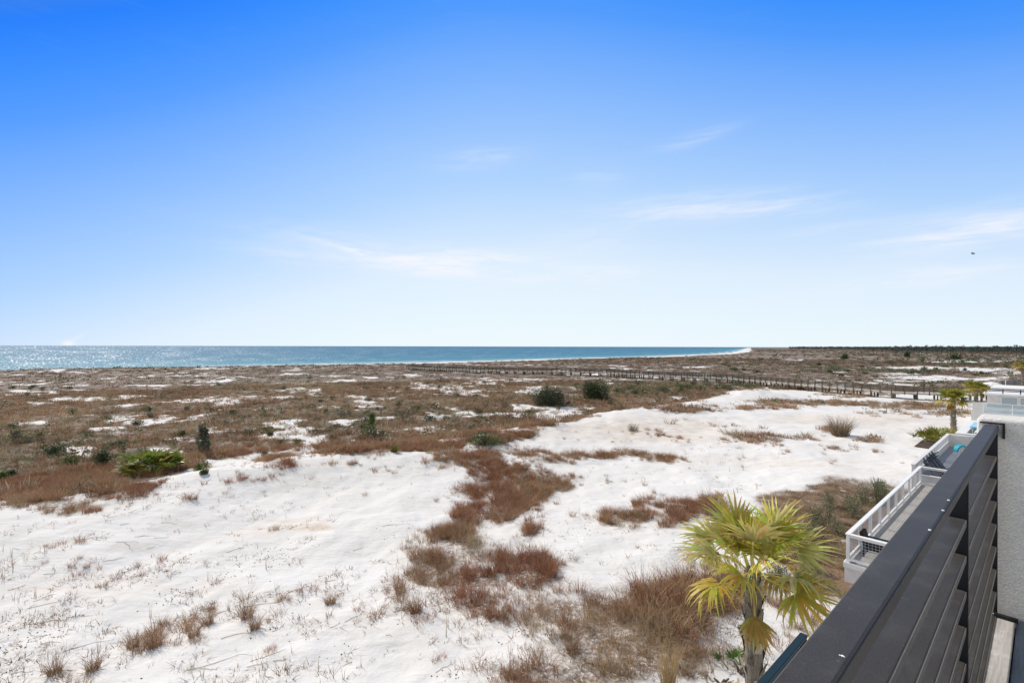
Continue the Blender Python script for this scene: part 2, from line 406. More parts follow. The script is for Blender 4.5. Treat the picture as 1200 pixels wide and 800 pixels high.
    # --- paints and metals
    def paint(nm, c, rough=.5, spec=.4, metal=0, speck=.0, var=.08, bumpy=0.0):
        t = NT(nm); pos = t.n('ShaderNodeNewGeometry').outputs['Position']
        cc = t.mix(t.step(t.noise(pos, 2.3, 4), .35, .7), c, tuple(q * (1 - var) for q in c))
        nb = None
        if speck: 
            cc = t.mix(t.math('MULTIPLY', t.step(t.noise(pos, 95, 2, .6), .60, .72), speck), cc, tuple(min(1, q * 1.9 + .04) for q in c))
        if bumpy: nb = t.bump(t.noise(pos, 260, 2), bumpy, .001)
        t.out(t.pbsdf(cc, rough, spec, metal, nb))
    # powder coated rail: fine grain, dust, rain-dried marks
    t = NT('rail_metal'); pos = t.n('ShaderNodeNewGeometry').outputs['Position']
    g = t.noise(pos, 420, 2, .6); d = t.noise(pos, 9, 5, .65); e = t.noise(pos, 60, 3, .6)
    c = t.mix(t.step(g, .35, .7), (.038, .034, .029), (.060, .054, .047))
    c = t.mix(t.math('MULTIPLY', t.step(d, .42, .75), .45), c, (.10, .098, .094))
    c = t.mix(t.math('MULTIPLY', t.step(e, .66, .74), .35), c, (.16, .16, .155))
    t.out(t.pbsdf(c, t.math('ADD', t.math('MULTIPLY', d, .25), .40), .26, 0, t.bump(g, .25, .0008)))
    paint('slat_edge_bounce', (.145, .134, .12), .55, .3, speck=.3, var=.3)  # warm bounce light put into the slats' inner edge colour
    paint('cap_side_bounce', (.085, .075, .065), .55, .3, speck=.3, var=.3)  # light reflected off the floor, put into the cap side's colour
    paint('rail_dark', (.012, .013, .015), .5, .3)
    paint('white_paint', (.83, .815, .785), .45, .4, var=.06)
    paint('cream_paint', (.72, .70, .66), .6, .3, var=.1)
    paint('white_speck', (.85, .85, .83), .6, .3)
    paint('teal_dark', (.010, .030, .042), .6, .25)
    paint('black_plastic', (.022, .023, .026), .5, .4)
    paint('brown_cushion', (.035, .025, .022), .8, .2)
    paint('teal_fabric', (.02, .34, .46), .6, .3)
    paint('sky_fabric', (.33, .60, .76), .7, .3)
    paint('canvas', (.80, .79, .76), .85, .1, var=.1)
    paint('mulch', (.10, .075, .062), .95, .1, speck=.5, var=.4)
    paint('wire', (.62, .63, .64), .4, .5, .3)
    paint('dark_frame', (.05, .052, .055), .5, .4)
    paint('bird_grey', (.20, .20, .21), .8, .1)
    paint('dark_seed', (.09, .07, .055), .9, .1)
    paint('sandy_tile', (.52, .46, .37), .8, .2)
    # --- stucco
    t = NT('stucco'); pos = t.n('ShaderNodeNewGeometry').outputs['Position']
    v1 = t.noise(pos, 95, 4, .62, .3); v2 = t.noise(pos, 1.8, 4)
    c = t.mix(t.step(v1, .3, .7), (.60, .585, .55), (.76, .745, .71))
    c = t.mix(t.math('MULTIPLY', t.step(v2, .45, .75), .25), c, (.46, .46, .44))
    t.out(t.pbsdf(c, .9, .2, normal=t.bump(t.noise(pos, 30, 3, .6), .25, .01, t.bump(v1, .8, .007))))
    # --- glass and pool
    t = NT('frosted_glass')
    pb = t.pbsdf((.62, .68, .70), .25, .6)
    tr = t.n('ShaderNodeBsdfTransparent', {'Color': (.85, .92, .93, 1)}).outputs[0]
    mx = t.n('ShaderNodeMixShader', {0: .45}); t.t.links.new(tr, mx.inputs[1]); t.t.links.new(pb, mx.inputs[2]); t.out(mx.outputs[0])
    t = NT('window_glass'); t.out(t.pbsdf((.20, .23, .26), .08, .8))
    t = NT('pool_water'); pos = t.n('ShaderNodeNewGeometry').outputs['Position']
    t.out(t.pbsdf((.13, .27, .24), .08, .6, normal=t.bump(t.noise(pos, 3, 3), .25, .05)))
    # --- sea: blue offshore, teal in the shallows, whitish line at the edge
    t = NT('sea'); pos = t.n('ShaderNodeNewGeometry').outputs['Position']
    a = t.n('ShaderNodeAttribute', attribute_name='col'); sp = t.n('ShaderNodeSeparateColor', {'Color': a.outputs['Color']})
    off, foam = sp.outputs[0], sp.outputs[1]
    ramp = t.n('ShaderNodeValToRGB', {0: off}); el = ramp.color_ramp.elements
    el[0].position = 0; el[0].color = (.115, .32, .385, 1); el[1].position = 1; el[1].color = (.070, .19, .30, 1)
    e = el.new(.18); e.color = (.08, .255, .345, 1); e = el.new(.5); e.color = (.068, .21, .315, 1)
    band = t.noise(t.n('ShaderNodeMapping', {'Vector': pos, 'Rotation': (0, 0, -math.atan2(D[1], D[0])), 'Scale': (.003, .03, 1)}).outputs[0], 1, 4, .6)
    c = t.mix(t.math('MULTIPLY', t.step(band, .42, .68), .35), ramp.outputs[0], (.045, .13, .20))
    fn = t.noise(t.n('ShaderNodeMapping', {'Vector': pos, 'Rotation': (0, 0, -math.atan2(D[1], D[0])), 'Scale': (.03, .22, 1)}).outputs[0], 1, 4, .65)
    c = t.mix(t.math('MULTIPLY', foam, t.step(fn, .38, .58)), c, (.85, .87, .87))
    rot = t.n('ShaderNodeMapping', {'Vector': pos, 'Rotation': (0, 0, -math.atan2(D[1], D[0]))}).outputs[0]
    xyz = t.n('ShaderNodeSeparateXYZ', {'Vector': rot})
    K = t.math('MAXIMUM', t.math('SUBTRACT', xyz.outputs[1], 240.0), 1.0)
    # glint spots painted as glossier patches, stretched longer offshore
    u = t.math('DIVIDE', xyz.outputs[0], t.math('ADD', t.math('MULTIPLY', K, .0045), .9))
    w = t.math('MULTIPLY', t.math('LOGARITHM', t.math('ADD', K, 60.0), 2.718), 26.0)
    uw = t.n('ShaderNodeCombineXYZ', {'X': u, 'Y': w, 'Z': 0.0}).outputs[0]
    gl = t.noise(uw, 1.15, 1, .5)
    big = t.noise(uw, .09, 2, .5)
    glint_mask = t.step(t.math('ADD', gl, t.math('MULTIPLY', t.math('SUBTRACT', big, .5), .35)), .60, .68)
    c = t.mix(t.math('MULTIPLY', t.step(t.noise(uw, .35, 3, .6), .35, .7), .28), c, (.05, .13, .21))
    df = t.n('ShaderNodeBsdfDiffuse', {'Color': c}).outputs[0]
    g1 = t.n('ShaderNodeBsdfGlossy', {'Color': (1, 1, 1, 1), 'Roughness': .55}).outputs[0]
    m1 = t.n('ShaderNodeMixShader', {0: t.math('ADD', t.math('MULTIPLY', glint_mask, .23), .04)}); t.t.links.new(df, m1.inputs[1]); t.t.links.new(g1, m1.inputs[2])
    t.out(m1.outputs[0])

make_materials()
GROUND = build_ground()

# ------------------------------------------------------------------ sea
def build_sea():
    ss = np.concatenate([np.linspace(-2500, -300, 12), np.linspace(-260, 1600, 320), np.geomspace(1650, 40000, 40)])
    dk = np.concatenate([np.linspace(-14, 40, 28), np.geomspace(45, 400, 24), np.geomspace(450, 40000, 30)])
    S, K = np.meshgrid(ss, dk); KK = shore_k(S) * 1.0
    # far along the coast the rows keep the shore's bearing
    K2 = KK + K
    x = S * D[0] + K2 * N[0]; y = S * D[1] + K2 * N[1]
    off = smooth(K, 0, 600); off = np.clip(np.log1p(np.maximum(K, 0) / 25) / np.log1p(2500 / 25), 0, 1)
    foam = np.exp(-((K + 2.0) / 3.2) ** 2) * .95 + .45 * np.exp(-((K - 13) / 2.5) ** 2)
    nr, na = x.shape
    i = (np.arange(nr - 1)[:, None] * na + np.arange(na - 1)[None, :]).ravel()
    me = np_mesh('sea', np.stack([x.ravel(), y.ravel(), np.full(x.size, -.5)], 1), np.stack([i, i + 1, i + na + 1, i + na], 1),
                 np.stack([off.ravel(), foam.ravel(), foam.ravel() * 0], 1), True)
    tag(link_mesh('sea', me, MAT['sea']), 'blue green gulf water meeting the horizon behind the beach', 'sea', kind='structure')
build_sea()

# ------------------------------------------------------------------ scattered vegetation
def blades(n, rad, h, w, lean, seg=2, cols=((.2, .1, .06),), tipc=1.25, rng=RNG, hv=.4, kink=0.0):
    """a tuft of n curved blades: verts, quads, colours"""
    a = rng.uniform(0, 2 * math.pi, n); r0 = rad * np.sqrt(rng.uniform(0, 1, n)) * .45
    bx, by = np.cos(a) * r0, np.sin(a) * r0
    la = a + rng.normal(0, .8, n); ln = np.abs(rng.normal(lean, lean * .5, n))
    H = h * rng.uniform(1 - hv, 1 + hv * .5, n)
    wa = rng.uniform(0, math.pi, n)
    V = []; C = []
    cidx = rng.integers(0, len(cols), n); base = np.array(cols)[cidx] * rng.uniform(.75, 1.25, (n, 1))
    for j in range(seg + 1):
        t = j / seg
        cx = bx + np.cos(la) * ln * H * t ** 1.7 + (rng.normal(0, kink * h, n) if j else 0)
        cy = by + np.sin(la) * ln * H * t ** 1.7 + (rng.normal(0, kink * h, n) if j else 0)
        cz = H * (t - .25 * ln * t * t)
        ww = w * (1 - t * .8) * .5
        V.append(np.stack([cx - np.cos(wa) * ww, cy - np.sin(wa) * ww, cz], 1))
        V.append(np.stack([cx + np.cos(wa) * ww, cy + np.sin(wa) * ww, cz], 1))
        C.append(base * (1 + (tipc - 1) * t)); C.append(base * (1 + (tipc - 1) * t))
    V = np.concatenate(V); C = np.concatenate(C)
    Fs = []
    ids = np.arange(n)
    for j in range(seg):
        o = j * 2 * n
        Fs.append(np.stack([o + ids, o + n + ids, o + 3 * n + ids, o + 2 * n + ids], 1))
    return V, np.concatenate(Fs), np.clip(C, 0, 1)

def leafball(n, rx, ry, rz, leaf, cols, lumps=7, rng=RNG, flat=.0, shape='round'):
    """leaf-sized faces through a lumpy volume standing on the ground"""
    lc = rng.normal(0, 1, (lumps, 3)); lc /= np.linalg.norm(lc, axis=1)[:, None]
    lc[:, 2] = np.abs(lc[:, 2]) * .9
    lc *= rng.uniform(.25, .62, (lumps, 1)); lr = rng.uniform(.32, .55, lumps)
    if shape == 'cone':
        hh = np.linspace(.05, .95, lumps); lc = np.stack([rng.normal(0, .12, lumps), rng.normal(0, .12, lumps), hh], 1); lr = (.95 * (1 - hh * .72) + .05) * rng.uniform(.75, 1.2, lumps)
    li = rng.integers(0, lumps, n)
    d = rng.normal(0, 1, (n, 3)); d /= np.linalg.norm(d, axis=1)[:, None]
    rr = rng.uniform(.45, 1.08, n) ** .5
    dd = d * np.array([1, 1, .35]) if shape == 'cone' else d
    p = lc[li] + dd * (lr[li] * rr)[:, None]
    if shape != 'cone': p[:, 2] = p[:, 2] * .85 + .12
    p[:, 2] = np.where(p[:, 2] < 0, -p[:, 2] * .4, p[:, 2])
    p *= np.array([rx, ry, rz])
    u = rng.normal(0, 1, (n, 3)); u[:, 2] = np.abs(u[:, 2]) * .8; u /= np.linalg.norm(u, axis=1)[:, None]
    v = np.cross(u, rng.normal(0, 1, (n, 3))); v /= np.linalg.norm(v, axis=1)[:, None]
    L = (leaf * rng.uniform(.6, 1.4, n))[:, None]
    V = np.concatenate([p - v * L * .3, p + v * L * .3, p + u * L + v * L * .08, p + u * L - v * L * .08])
    i = np.arange(n)
    Fc = np.stack([i, i + n, i + 2 * n, i + 3 * n], 1)
    lumptone = rng.uniform(.7, 1.3, lumps)[li][:, None]
    c = np.array(cols)[rng.integers(0, len(cols), n)] * rng.uniform(.7, 1.3, (n, 1)) * lumptone
    return V, Fc, np.clip(np.tile(c, (4, 1)), 0, 1)

def scatter(name, label, variants, pts, scale, tint, mat, cat, kind='stuff', zscale=None, group=None):
    """merges copies of small tufts, grouped by variant, into one mesh (uncountable growth)"""
    m = len(pts); vi = RNG.integers(0, len(variants), m); rot = RNG.uniform(0, 2 * math.pi, m)
    allV, allF, allC = [], [], []; base = 0
    zs = scale if zscale is None else zscale
    for q, (V, Fc, C) in enumerate(variants):
        sel = np.where(vi == q)[0]
        if not len(sel): continue
        c, s_ = np.cos(rot[sel])[:, None], np.sin(rot[sel])[:, None]
        X = (V[None, :, 0] * c - V[None, :, 1] * s_) * scale[sel][:, None] + pts[sel, 0][:, None]
        Y = (V[None, :, 0] * s_ + V[None, :, 1] * c) * scale[sel][:, None] + pts[sel, 1][:, None]
        Zz = V[None, :, 2] * zs[sel][:, None] + pts[sel, 2][:, None]
        allV.append(np.stack([X, Y, Zz], 2).reshape(-1, 3))
        nf = (np.arange(len(sel)) * len(V))[:, None, None] + Fc[None]
        allF.append(nf.reshape(-1, Fc.shape[1]) + base); base += len(sel) * len(V)
        allC.append((C[None] * tint[sel][:, None, :]).reshape(-1, 3))
    me = np_mesh(name, np.concatenate(allV), np.concatenate(allF), np.clip(np.concatenate(allC), 0, 1))
    o = link_mesh(name, me, mat); tag(o, label, cat, group, kind); return o

REDS = [(.32, .185, .110), (.27, .145, .085), (.37, .235, .145), (.21, .115, .072), (.42, .30, .19), (.25, .20, .10)]
GREYS = [(.35, .29, .205), (.43, .36, .26), (.26, .215, .155), (.38, .30, .19), (.30, .27, .15)]
DIM = [(.31, .22, .14), (.25, .17, .105), (.33, .18, .105), (.21, .145, .095)]
OLIVE = [(.145, .15, .065), (.18, .175, .085), (.115, .125, .06), (.20, .185, .11)]
GOLD = [(.42, .29, .13), (.36, .25, .12), (.46, .35, .18), (.28, .19, .10)]

# polar jittered sampling: equal chance per ground area
def sample(n, r0, r1, a0=-50, a1=50):
    r = np.sqrt(RNG.uniform(r0 * r0, r1 * r1, n)); a = np.radians(RNG.uniform(a0, a1, n))
    return np.sin(a) * r, np.cos(a) * r
BUILT = [(17, 60, -3, 5.9)]
def keep_clear(x, y):
    s, k = sk_of(x, y); m = np.ones(len(x), bool)
    for (s0, s1, k0, k1) in BUILT: m &= ~((s > s0) & (s < s1) & (k > k0) & (k < k1))
    return m & (k > 2.5)

def near_grass():
    x, y = sample(60000, 9.5, 48)
    v, st, red, px, py = cover(x, y)
    fine = fbm(x, y, .8, 101, 3)
    p = smooth(v + (fine - .5) * 1.2, .36, 1.05)
    r = np.hypot(x, y)
    ok = (RNG.uniform(0, 1, len(x)) < p * .8 + .02 * (v > .05)) & (st < .5) & keep_clear(x, y)
    x, y, v, red, r, px, py = (q[ok] for q in (x, y, v, red, r, px, py))
    z = ground_h(x, y) - .01
    pts = np.stack([x, y, z], 1)
    greyz = np.zeros(len(x))
    for e in [(700, 740, 110, 60), (740, 790, 120, 40), (520, 700, 40, 30), (560, 650, 30, 20), (640, 640, 40, 12), (850, 780, 60, 40)]:
        greyz = np.maximum(greyz, _ell(px, py, e))
    for e in [(800, 708, 60, 30), (850, 700, 50, 28), (672, 750, 16, 14)]:
        greyz = greyz * (1 - _ell(px, py, e))
    g = RNG.uniform(0, 1, len(x)) < greyz * .85 + .10 + .12 * (fbm(x, y, 3, 7, 2) > .6)
    V1 = [blades(40, .36, .34, .010, .8, 2, GREYS, kink=.08)] + [blades(46, .34, .38, .011, .55, 2, REDS) for _ in range(4)] + [blades(56, .44, .30, .010, .75, 2, REDS) for _ in range(3)]
    V2 = [blades(34, .38, .34, .010, .75, 2, GREYS, kink=.10) for _ in range(4)] + [blades(14, .2, .6, .011, .3, 2, GREYS + GOLD[:2]) for _ in range(2)] + [blades(30, .45, .22, .009, 1.5, 2, [tuple(q * 1.15 for q in c) for c in GREYS], kink=.25) for _ in range(3)]
    sc = RNG.uniform(.5, 1.3, len(x)) * (.7 + .5 * v) * (1 + .7 * _ell(px, py, (822, 715, 62, 36))); tn = np.repeat(RNG.uniform(.75, 1.3, (len(x), 1)), 3, 1) * np.array([[1.08, .98, .95]]) * (1 + (fbm(x, y, 5, 55, 2)[:, None] - .5) * np.array([.2, .5, .5]))
    i = ~g
    print('near tufts', i.sum(), g.sum())
    scatter('red_dune_grass', 'russet dune grass growing in dense drifts over the white sand', V1, pts[i], sc[i], tn[i], MAT['grass'], 'grass')
    scatter('grey_dune_scrub', 'grey and tan dead stalks mixed through the grass drifts', V2, pts[g], sc[g] * .9, tn[g], MAT['grass'], 'grass')
    # thin sprigs on the open sand
    x, y = sample(60000, 9.5, 46)
    v, st, red, px, py = cover(x, y)
    cl = fbm(x, y, 2.5, 131, 4); cl2 = fbm(x, y, .5, 137, 2)
    bare = np.zeros(len(x))
    for e in [(430, 610, 90, 60), (720, 570, 120, 20), (700, 650, 60, 30), (900, 550, 150, 25)]: bare = np.maximum(bare, _ell(px, py, e))
    rx_, ry_ = x * math.cos(R(28)) + y * math.sin(R(28)), -x * math.sin(R(28)) + y * math.cos(R(28))
    stk = fbm(rx_ * .28, ry_ * 1.3, 1.1, 139, 3)
    p = smooth(cl * .5 + stk * .5 + (cl2 - .5) * .4 + v * .6 + smooth(py, 600, 800) * .10, .45, .78) * (1 - .85 * bare) * (px < 900)
    ok = (RNG.uniform(0, 1, len(x)) < p * .6 * (.25 + .75 * smooth(py, 560, 720))) & (st < .3) & keep_clear(x, y)
    x, y = x[ok], y[ok]
    V3 = [blades(8, .20, .13, .013, .9, 1, DIM, kink=.1) for _ in range(5)] + [blades(10, .28, .07, .014, 1.8, 1, DIM) for _ in range(4)] + [blades(4, .05, .3, .009, .3, 2, DIM + GOLD[:1]) for _ in range(2)]
    m = len(x); print('sprigs', m)
    scatter('dry_sprigs', 'tiny dry sprigs dotted over the open white sand', V3, np.stack([x, y, ground_h(x, y) - .005], 1), RNG.uniform(.5, 1.5, m), np.repeat(RNG.uniform(.6, 1.1, (m, 1)), 3, 1), MAT['grass'], 'grass')
    # fallen runners lying on the slope
    mb = MB()
    for _ in range(60):
        px_, py_ = random.uniform(0, 560), random.uniform(600, 800)
        p0 = drop(px_, py_); a = R(28) + random.gauss(0, .35); L = random.uniform(.15, .9) * (1 if random.random() < .8 else 2)
        pts = []
        for j in range(6):
            t = j / 5; q = Vector((p0.x + math.cos(a) * L * t, p0.y + math.sin(a) * L * t, 0)); a += random.gauss(0, .12)
            q.z = float(ground_h(q.x, q.y)) + .012; pts.append(q)
        c = random.choice(GREYS); c = tuple(q * .8 for q in c)
        mb.tube(pts, [.007, .006, .006, .005, .004, .002], 4, c, False)
    o = mb.build('grass_runners', MAT['twig']); tag(o, 'thin dead runners lying across the sand slope', 'grass', kind='stuff')
    # pine straw and dry grass on the bank by the white deck
    x, y = sample(16000, 12, 46, 20, 46)
    v, st, red, px, py = cover(x, y); s, k = sk_of(x, y)
    ok = (st > .4) & (k > 5.0) & (RNG.uniform(0, 1, len(x)) < .35 + .5 * (fbm(x, y, 1.6, 161, 3) > .5))
    x, y = x[ok], y[ok]; m = len(x)
    V5 = [blades(22, .40, .10, .014, 2.0, 1, [(.30, .18, .10), (.36, .24, .14), (.22, .13, .08)]) for _ in range(5)] + [blades(20, .25, .26, .010, .8, 2, [(.34, .29, .17), (.26, .25, .13), (.36, .28, .17)]) for _ in range(2)]
    scatter('pine_straw', 'rough pine straw and dry grass on the bank beside the white deck', V5, np.stack([x, y, ground_h(x, y)], 1), RNG.uniform(.6, 1.3, m), np.repeat(RNG.uniform(.7, 1.2, (m, 1)), 3, 1), MAT['grass'], 'straw')
    # small dark seed heads
    x, y = sample(9000, 9.5, 24, -48, 20)
    v, st, red, px, py = cover(x, y)
    p = smooth(fbm(x, y, 2.0, 151, 3) + smooth(py, 640, 800) * .15, .55, .75)
    ok = (RNG.uniform(0, 1, len(x)) < p * .4) & (v < .55)
    x, y = x[ok], y[ok]; n = len(x)
    oc = np.array([(1, 0, 0), (0, 1, 0), (-1, 0, 0), (0, -1, 0), (0, 0, .6), (0, 0, -.4)]) * .022
    of = np.array([(0, 1, 4), (1, 2, 4), (2, 3, 4), (3, 0, 4), (1, 0, 5), (2, 1, 5), (3, 2, 5), (0, 3, 5)])
    scatter('seed_heads', 'small dark seed heads lying on the sand', [(oc, of, np.full((6, 3), .09) * np.array([1, .8, .65]))], np.stack([x, y, ground_h(x, y) + .008], 1), RNG.uniform(.5, 1.4, n), np.ones((n, 3)), MAT['twig'], 'grass')

def mid_scrub():
    x, y = sample(95000, 26, 130, -52, 54)
    v, st, red, px, py = cover(x, y)
    fine = fbm(x, y, 1.6, 201, 3)
    p = smooth(v + (fine - .5) * .9, .40, .9)
    r = np.hypot(x, y)
    lim = np.where(r < 48, np.where(py < np.interp(px, [e[0] for e in EDGE], [e[1] for e in EDGE]) + 4, 1, 0), 1)
    ok = (RNG.uniform(0, 1, len(x)) < np.maximum(p * np.where(r < 70, .85, .6), .13 * (cover.scrub > .8))) & (lim > 0) & (st < .5) & keep_clear(x, y)
    x, y, v, red, r, px, py = (q[ok] for q in (x, y, v, red, r, px, py))
    pts = np.stack([x, y, ground_h(x, y) - .02], 1); m = len(x); print('mid', m)
    big = fbm(x, y, 16, 211, 3); u = RNG.uniform(0, 1, m)
    olive = np.zeros(m)
    for e in [(760, 455, 90, 11, .8), (870, 450, 60, 6, .7), (420, 490, 200, 22, .30), (80, 520, 120, 20, .4), (600, 480, 80, 14, .35), (1000, 430, 200, 16, .6), (940, 442, 80, 6, .5)]:
        olive = np.maximum(olive, e[4] * _ell(px, py, e))
    isol = u < olive * .42 + .035
    isred = (~isol) & (RNG.uniform(0, 1, m) < np.maximum(red * .9, .52 + .38 * (big > .52)))
    isg = ~isol & ~isred
    tn = np.repeat(RNG.uniform(.7, 1.3, (m, 1)), 3, 1)
    sc = RNG.uniform(.55, 1.35, m) * (1 + .8 * (RNG.uniform(0, 1, m) < .08)) * (.75 + .6 * fbm(x, y, 5, 215, 3))
    tn = tn * (.72 + .6 * fbm(x, y, 7, 217, 4))[:, None]
    VR = [blades(24, .55, .34, .030, .6, 1, REDS) for _ in range(6)]
    VG = [blades(24, .6, .34, .030, .8, 1, GREYS) for _ in range(6)]
    VO = [leafball(34, .42, .42, .42, .12, OLIVE, 4) for _ in range(5)]
    scatter('russet_scrub', 'russet grass covering the dune plain', VR, pts[isred], sc[isred], tn[isred], MAT['grass'], 'grass')
    scatter('grey_scrub', 'grey brown brush covering the dune plain', VG, pts[isg], sc[isg] * .95, tn[isg], MAT['grass'], 'grass')
    scatter('olive_scrub', 'low olive bushes mixed through the brown brush', VO, pts[isol], sc[isol], tn[isol], MAT['leaf'], 'scrub')

def far_scrub():
    x, y = sample(60000, 128, 420, -50, 52)
    v, st, red, px, py = cover(x, y); r = np.hypot(x, y)
    fine = fbm(x, y, 5, 301, 3)
    p = smooth(v + (fine - .5) * .8, .40, .9) * (160 / r) ** .8
    s, k = sk_of(x, y)
    ok = (RNG.uniform(0, 1, len(x)) < p * .9) & (k < shore_k(s) - 10)
    x, y, v, r, px, py = (q[ok] for q in (x, y, v, r, px, py)); m = len(x); print('far', m)
    pts = np.stack([x, y, ground_h(x, y) - .03], 1)
    u = RNG.uniform(0, 1, m); rt = smooth(px, 850, 1050)
    isol = u < .05 + .45 * rt * smooth(fbm(x, y, 40, 311, 3), .40, .6)
    sc = RNG.uniform(.8, 1.6, m) * (r / 150) ** .6
    tn = np.repeat(RNG.uniform(.65, 1.2, (m, 1)), 3, 1)
    ks_ = shore_k(sk_of(x, y)[0]) - sk_of(x, y)[1]; tn = tn * (1 - .4 * smooth(55 - ks_, 0, 15))[:, None]  # shoreline brush tinted darker: backlit shade put into its colour
    VR = [blades(12, .95, .34, .10, .9, 1, [tuple(q * .72 for q in c) for c in REDS[:4] + GREYS[:2]] + [(.12, .08, .06)]) for _ in range(6)]
    VO = [leafball(22, .9, .9, .8, .30, OLIVE, 4) for _ in range(5)]
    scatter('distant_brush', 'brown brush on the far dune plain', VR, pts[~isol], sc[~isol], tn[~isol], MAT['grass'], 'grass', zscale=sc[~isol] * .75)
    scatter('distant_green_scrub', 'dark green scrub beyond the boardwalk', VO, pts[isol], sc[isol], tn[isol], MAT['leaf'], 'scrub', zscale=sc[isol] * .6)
    # beyond 420 m
    x, y = sample(52000, 400, 2400, 5, 56)
    s, k = sk_of(x, y); r = np.hypot(x, y); a = np.degrees(np.arctan2(x, y))
    gr = fbm(x, y, 90, 331, 4)
    px = 600 + F * x / y
    p = (.25 + .75 * smooth(gr + .25 * smooth(px, 850, 1150), .5, .7)) * (400 / r) ** .3
    ok = (RNG.uniform(0, 1, len(x)) < p * .55) & (k < shore_k(s) - 50)
    x, y, gr, px, r = (q[ok] for q in (x, y, gr, px, r)); m = len(x); print('vfar', m)
    V4 = [leafball(14, 1.8, 1.8, 1.1, .9, [(.12, .13, .065), (.15, .145, .08), (.17, .14, .09)], 3) for _ in range(5)]
    isg = RNG.uniform(0, 1, m) < .15 + .8 * smooth(gr, .45, .6) * smooth(px, 820, 1100)
    tn = np.where(isg[:, None], np.array([[.8, .85, .8]]), np.array([[1.5, .95, .9]])) * RNG.uniform(.7, 1.2, (m, 1))
    scatter('far_off_scrub', 'scrub on the plain below the distant woods', V4, np.stack([x, y, ground_h(x, y) - .05], 1), RNG.uniform(.8, 1.8, m) * (r / 700) ** .4, tn, MAT['leaf'], 'scrub', zscale=RNG.uniform(.5, 1.1, m))
    # woods on the horizon
    x, y = sample(9000, 620, 3000, 26, 60)
    s, k = sk_of(x, y); r = np.hypot(x, y); px = 600 + F * x / y
    edge = np.interp(px, [900, 960, 1050, 1120, 1200, 1500], [2600, 1900, 1150, 820, 680, 600])
    dn = smooth(r / edge + (fbm(x, y, 160, 351, 3) - .5) * .8, .85, 1.15)
    ok = (RNG.uniform(0, 1, len(x)) < dn) & (px > 925)
    x, y, r = x[ok], y[ok], r[ok]; m = len(x); print('woods', m)
    def pine():
        h = 11; cr = [leafball(70, 3.2, 3.2, 5.0, 1.1, [(.085, .12, .085), (.10, .135, .09), (.07, .10, .075)], 6) ]
        V, Fc, C = cr[0]; V = V.copy(); V[:, 2] += 5.2
        tv = np.array([(-.16, 0, 0), (.16, 0, 0), (.1, 0, 8), (-.1, 0, 8), (0, -.16, 0), (0, .16, 0), (0, .1, 8), (0, -.1, 8)], float)
        tf = np.array([(0, 1, 2, 3), (4, 5, 6, 7)]) + len(V)
        return np.concatenate([V, tv]), np.concatenate([Fc, tf]), np.concatenate([C, np.full((8, 3), .09)])
    scatter('distant_pine_woods', 'dark band of pine woods along the horizon', [pine() for _ in range(6)], np.stack([x, y, ground_h(x, y)], 1), RNG.uniform(.7, 1.35, m), RNG.uniform(.7, 1.1, (m, 1)) * np.array([[1, 1, 1.15]]), MAT['leaf'], 'woods')

near_grass(); mid_scrub(); far_scrub()

# ------------------------------------------------------------------ individual plants
def np_part(name, arr, mat, parent, label=None, kind=None):
    me = np_mesh(name, *arr); o = bpy.data.objects.new(name, me); COL.objects.link(o); me.materials.append(mat); o.parent = parent
    if label: o['label'] = label
    if kind: o['kind'] = kind
    return o
def stems(parent, n, h, rad, spread, col=(.10, .08, .06), name='stem'):
    mb = MB()
    for _ in range(n):
        a = random.uniform(0, 6.28); l = random.uniform(.1, spread)
        mb.tube([(0, 0, -.08), (math.cos(a) * l * .4, math.sin(a) * l * .4, h * .5), (math.cos(a) * l, math.sin(a) * l, h)], [rad, rad * .7, rad * .4], 5, col)
    me = bpy.data.meshes.new(name); me.from_pydata(mb.v, [], mb.f)
    c = me.color_attributes.new('col', 'FLOAT_COLOR', 'POINT'); c.data.foreach_set('color', np.array([col + (1,)] * len(mb.v), np.float32).ravel())
    me.materials.append(MAT['twig']); o = bpy.data.objects.new(name, me); COL.objects.link(o); o.parent = parent; return o

def bush(name, px, py, w, h, cols, label, leaf=.10, n=1600, cat='bush', group=None, shape='round', lumps=9, depth=None):
    """w, h in photo pixels; its foot at (px, py)"""
    p = drop(px, py); m = p.y / F; W = w * m / 2; Hh = h * m * (1.0 if shape == 'cone' else 1.06)
    W *= 1.22; Hh *= 1.15
    e = empty(name, p, label, cat, group, random.uniform(-.4, .4))
    np_part('foliage', leafball(n, W * 1.02, (depth or W), Hh, leaf, cols, lumps, shape=shape), MAT['leaf'], e)
    stems(e, 5 if shape != 'cone' else 1, Hh * (.55 if shape != 'cone' else .85), .03 if W < 1 else .06, W * (.6 if shape != 'cone' else .1))
    return e

DK = [(.05, .075, .026), (.068, .095, .032), (.038, .055, .022), (.095, .12, .045)]
MD = [(.11, .14, .045), (.14, .17, .055), (.085, .11, .038), (.18, .19, .065)]
BR = [(.14, .21, .04), (.10, .17, .035), (.20, .25, .05), (.075, .12, .03)]
YL = [(.26, .24, .045), (.19, .20, .045), (.14, .15, .04), (.32, .27, .06)]
GB = [(.12, .135, .075), (.155, .165, .10), (.09, .105, .055)]

